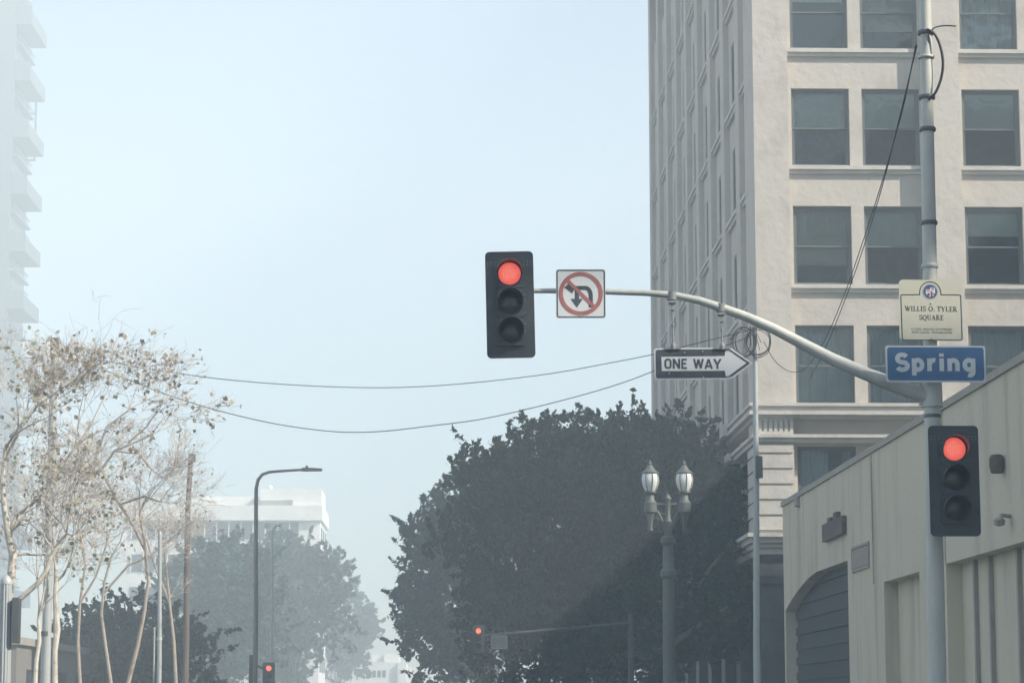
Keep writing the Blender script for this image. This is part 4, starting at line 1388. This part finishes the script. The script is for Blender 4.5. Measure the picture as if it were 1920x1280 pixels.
# ------------------------------------------------------------------ left: high rise with balconies
YT0, YT1 = 342.0, 355.0
xt = P(12, 600, YT0).x
tw = thing('apartment_tower', (xt, YT0, 0), 'hazy high rise with projecting balconies at the left edge', 'building')
OW = (xt, YT0, 0)
FHT = 37.0 / ppm(YT0)
ZT = P(20, -40, YT0).z
core = MB().box(xt - 22, xt, YT0, YT1, 0, ZT)
core.build('wall', M['tower'], tw, OW)
core2 = MB()
nfl = int(ZT / FHT)
for k in range(nfl):
    z = k * FHT
    core2.box(xt + .01, xt + .06, YT0 + .8, YT1 - .3, z + .35, z + FHT - .3)
core2.build('glazing', M['towerglass'], tw, OW)
sl_ = MB(); bal = MB()
zb0 = P(43, 579, YT0).z
k0 = int((zb0) / FHT)
off = zb0 - k0 * FHT
for k in range(nfl + 1):
    z = off + (k - 1) * FHT if off > 0 else k * FHT
    if z < 3 or z > ZT - 2: continue
    rel = round((z - zb0) / FHT) % 3
    if rel == 0:
        b = MB()
        d = 31 / ppm(YT0)
        b.box(xt + .07, xt + d, YT0 + .0, YT1, z, z + .35)
        b.box(xt + .07, xt + d, YT0 + .02, YT0 + .2, z + .35, z + 2.7)
        b.box(xt + d - .2, xt + d, YT0 + .2, YT1, z + .35, z + 2.1)
        b.build('balcony', M['tower'], tw, OW)
    else:
        sl_.box(xt + .07, xt + .75, YT0 + .2, YT1, z, z + .3)
        for j in range(8):
            yy = YT0 + .6 + j * 1.5
            sl_.box(xt + .62, xt + .7, yy, yy + .12, z + .3, z + 1.3)
        sl_.box(xt + .60, xt + .72, YT0 + .3, YT1 - .1, z + 1.3, z + 1.4)
sl_.build('floor_slab', M['tower'], tw, OW)
q0, q1 = P(40, 265, YT0), P(74, 130, YT0)
ub = MB()
xo = P(70, 200, YT1).x
ub.box(xo - .25, xo, YT1 - .5, YT1, q0.z, q1.z)
for j in range(4):
    z = q0.z + (q1.z - q0.z) * j / 3
    ub.box(xt + .07, xo - .26, YT1 - .5, YT1, z, z + .25)
ub.build('upper_frame', M['tower'], tw, OW)

# ------------------------------------------------------------------ pale flat-roofed building
YW_ = 270.0
a, b = P(352, 975, YW_), P(600, 975, YW_)
zroof = P(480, 975, YW_).z
wb = thing('office_building', (b.x, YW_, 0), 'pale flat roofed office building in the haze behind the left trees', 'building')
OB = (b.x, YW_, 0)
Z = lambda y: P(480, y, YW_).z
wl = MB()
wl.box(b.x - 22, b.x, YW_ + .4, YW_ + 15, 0, Z(975))
wl.box(b.x - 22, b.x + .25, YW_ - .2, YW_ + 15, Z(975), Z(947))
wl.build('wall', M['pale'], wb, OB)
pp = MB()
xx = lambda px: P(px, 940, YW_).x
pp.box(xx(352), xx(487), YW_ + 3, YW_ + 12, Z(947), Z(926))
pp.build('parapet', M['pale'], wb, OB)
ph = MB()
ph.box(xx(487), xx(602), YW_ + 1.4, YW_ + 10, Z(947), Z(936) + .0)
ph.box(xx(487), xx(548), YW_ + .6, YW_ + 10, Z(936), Z(915))
ph.box(xx(548), xx(602), YW_ + .6, YW_ + 10, Z(936), Z(915))
ph.box(xx(548), xx(602), YW_ + .6, YW_ + 1.39, Z(947), Z(936))
ph.build('penthouse', M['pale'], wb, OB)
gb = MB(); fb = MB()
for k in range(5):
    z1 = Z(978) - k * 3.6; z0 = z1 - 1.9
    gb.box(b.x - 21, b.x - 2.4, YW_ + .3, YW_ + .39, z0, z1)
    for j in range(14 if k < 2 else 0):
        x = b.x - 21 + j * 1.35
        MB().box(x, x + .12, YW_ + .18, YW_ + .299, z0, z1).build('window_mullion', M['pale'], wb, OB)
gb.build('window_band', M['towerglass'], wb, OB)
sb_ = MB()
for k in range(5):
    z1 = Z(985) - k * 3.6
    for j in range(6):
        if j < 3: MB().box(b.x + .002, b.x + .05, YW_ + 2.5 + j * 4.2, YW_ + 4.7 + j * 4.2, z1 - 1.7, z1).build('side_window', M['towerglass'], wb, OB)
tag(MB().lathe([(.3, 0), (.3, .5), (.15, .7)], (xx(501), YW_ + 4, Z(915) + .01), 10).build('roof_vent', M['pale'], wb, OB), '', '')
for o in list(COL.objects):
    if o.name.startswith('roof_vent'):
        del o['label']; del o['category']

# building closing the street far away
YF_ = 320.0
a, b = P(640, 1280, YF_), P(800, 1280, YF_)
fb_ = thing('distant_building', ((a.x + b.x) / 2, YF_, 0), 'small hazy building closing the far end of the street', 'building')
OF = tuple(fb_.location)
Zf = lambda y: P(740, y, YF_).z
g = MB()
g.box(a.x, P(755, 0, YF_).x, YF_, YF_ + 12, 0, Zf(1240))
g.box(P(755, 0, YF_).x, P(770, 0, YF_).x, YF_ - .6, YF_ + 12, 0, Zf(1242))
g.box(P(770, 0, YF_).x, b.x + 4, YF_ + .5, YF_ + 12, 0, Zf(1250))
g.build('wall', M['pale'], fb_, OF)
g = MB()
g.box(P(708, 0, YF_).x, P(730, 0, YF_).x, YF_ + 2, YF_ + 8, Zf(1240) + .003, Zf(1226))
g.box(P(730, 0, YF_).x, P(757, 0, YF_).x, YF_ + 1, YF_ + 8, Zf(1240) + .003, Zf(1224))
g.build('roof_plant', M['pale'], fb_, OF)
for r_ in range(3):
    for c_ in range(4):
        x = P(700 + c_ * 9, 0, YF_).x; z = Zf(1256) - r_ * 1.7
        MB().box(x, x + .45, YF_ - .03, YF_ - .003, z - .9, z).build('window', M['towerglass'], fb_, OF)

# low brown building behind the left trees
xr = -14.5
br = thing('brick_building', (xr, 82, 0), 'low brown building hidden behind the bare trees on the left', 'building')
OBk = (xr, 82, 0)
MB().box(xr - 16, xr, 82, 118, 0, 3.6).build('wall', M['brick'], br, OBk)
MB().box(xr - 16.1, xr + .12, 81.9, 118.1, 3.6, 3.85).build('coping', M['coping'], br, OBk)
for k in range(6):
    MB().box(xr + .002, xr + .06, 84 + k * 5.5, 87 + k * 5.5, 1.0, 2.8).build('window', M['towerglass'], br, OBk)

# tall block on the near right corner, out of the frame: it shades the crossing
HN = 36.1
nb = thing('corner_tower', (52, -10, 0), 'plain grey office tower on the near right corner of the crossing', 'building')
ON = (52, -10, 0)
MB().box(24, 80, -34, 12, 0, HN).build('wall', M['office'], nb, ON)
g = MB()
for k in range(11):
    g.box(23.9, 23.998, -33, 11, 3 + k * 3.8, 5 + k * 3.8)
    g.box(25, 79, 12.002, 12.1, 3 + k * 3.8, 5 + k * 3.8)
g.build('window_band', M['towerglass'], nb, ON)

bbk = thing('shade_block', (38, 45, 0), 'plain grey unseen block added behind the low shop building to shade the street', 'building')  # out of frame, added to shade the street air, slender pole and lamp
OQ = (38, 45, 0)
MB().box(31, 46, 27, 60, 0, 29.0).build('wall', M['office'], bbk, OQ)
g = MB()
for k in range(7):
    g.box(30.9, 30.998, 28, 59, 3 + k * 3.8, 5 + k * 3.8)
    g.box(32, 45, 26.9, 26.998, 3 + k * 3.8, 5 + k * 3.8)
g.build('window_band', M['towerglass'], bbk, OQ)

MB().box(55.5, 72, 5.5, 11.9, HN + .001, 62).build('shade_storeys', M['office'], nb, ON)  # added out of frame to darken the hazy air over the street
g = MB()
for k in range(6):
    g.box(55.4, 55.498, 6, 11, HN + 2 + k * 3.8, HN + 4 + k * 3.8)
    g.box(56, 71, 11.902, 12.0, HN + 2 + k * 3.8, HN + 4 + k * 3.8)
g.build('window_band', M['towerglass'], nb, ON)  # window bands of the added shading storeys

MB().box(31.2, 45.8, 27.2, 34, 29.001, 36.0).build('shade_storeys', M['office'], bbk, OQ)  # unseen top, added to carry the dark haze farther left
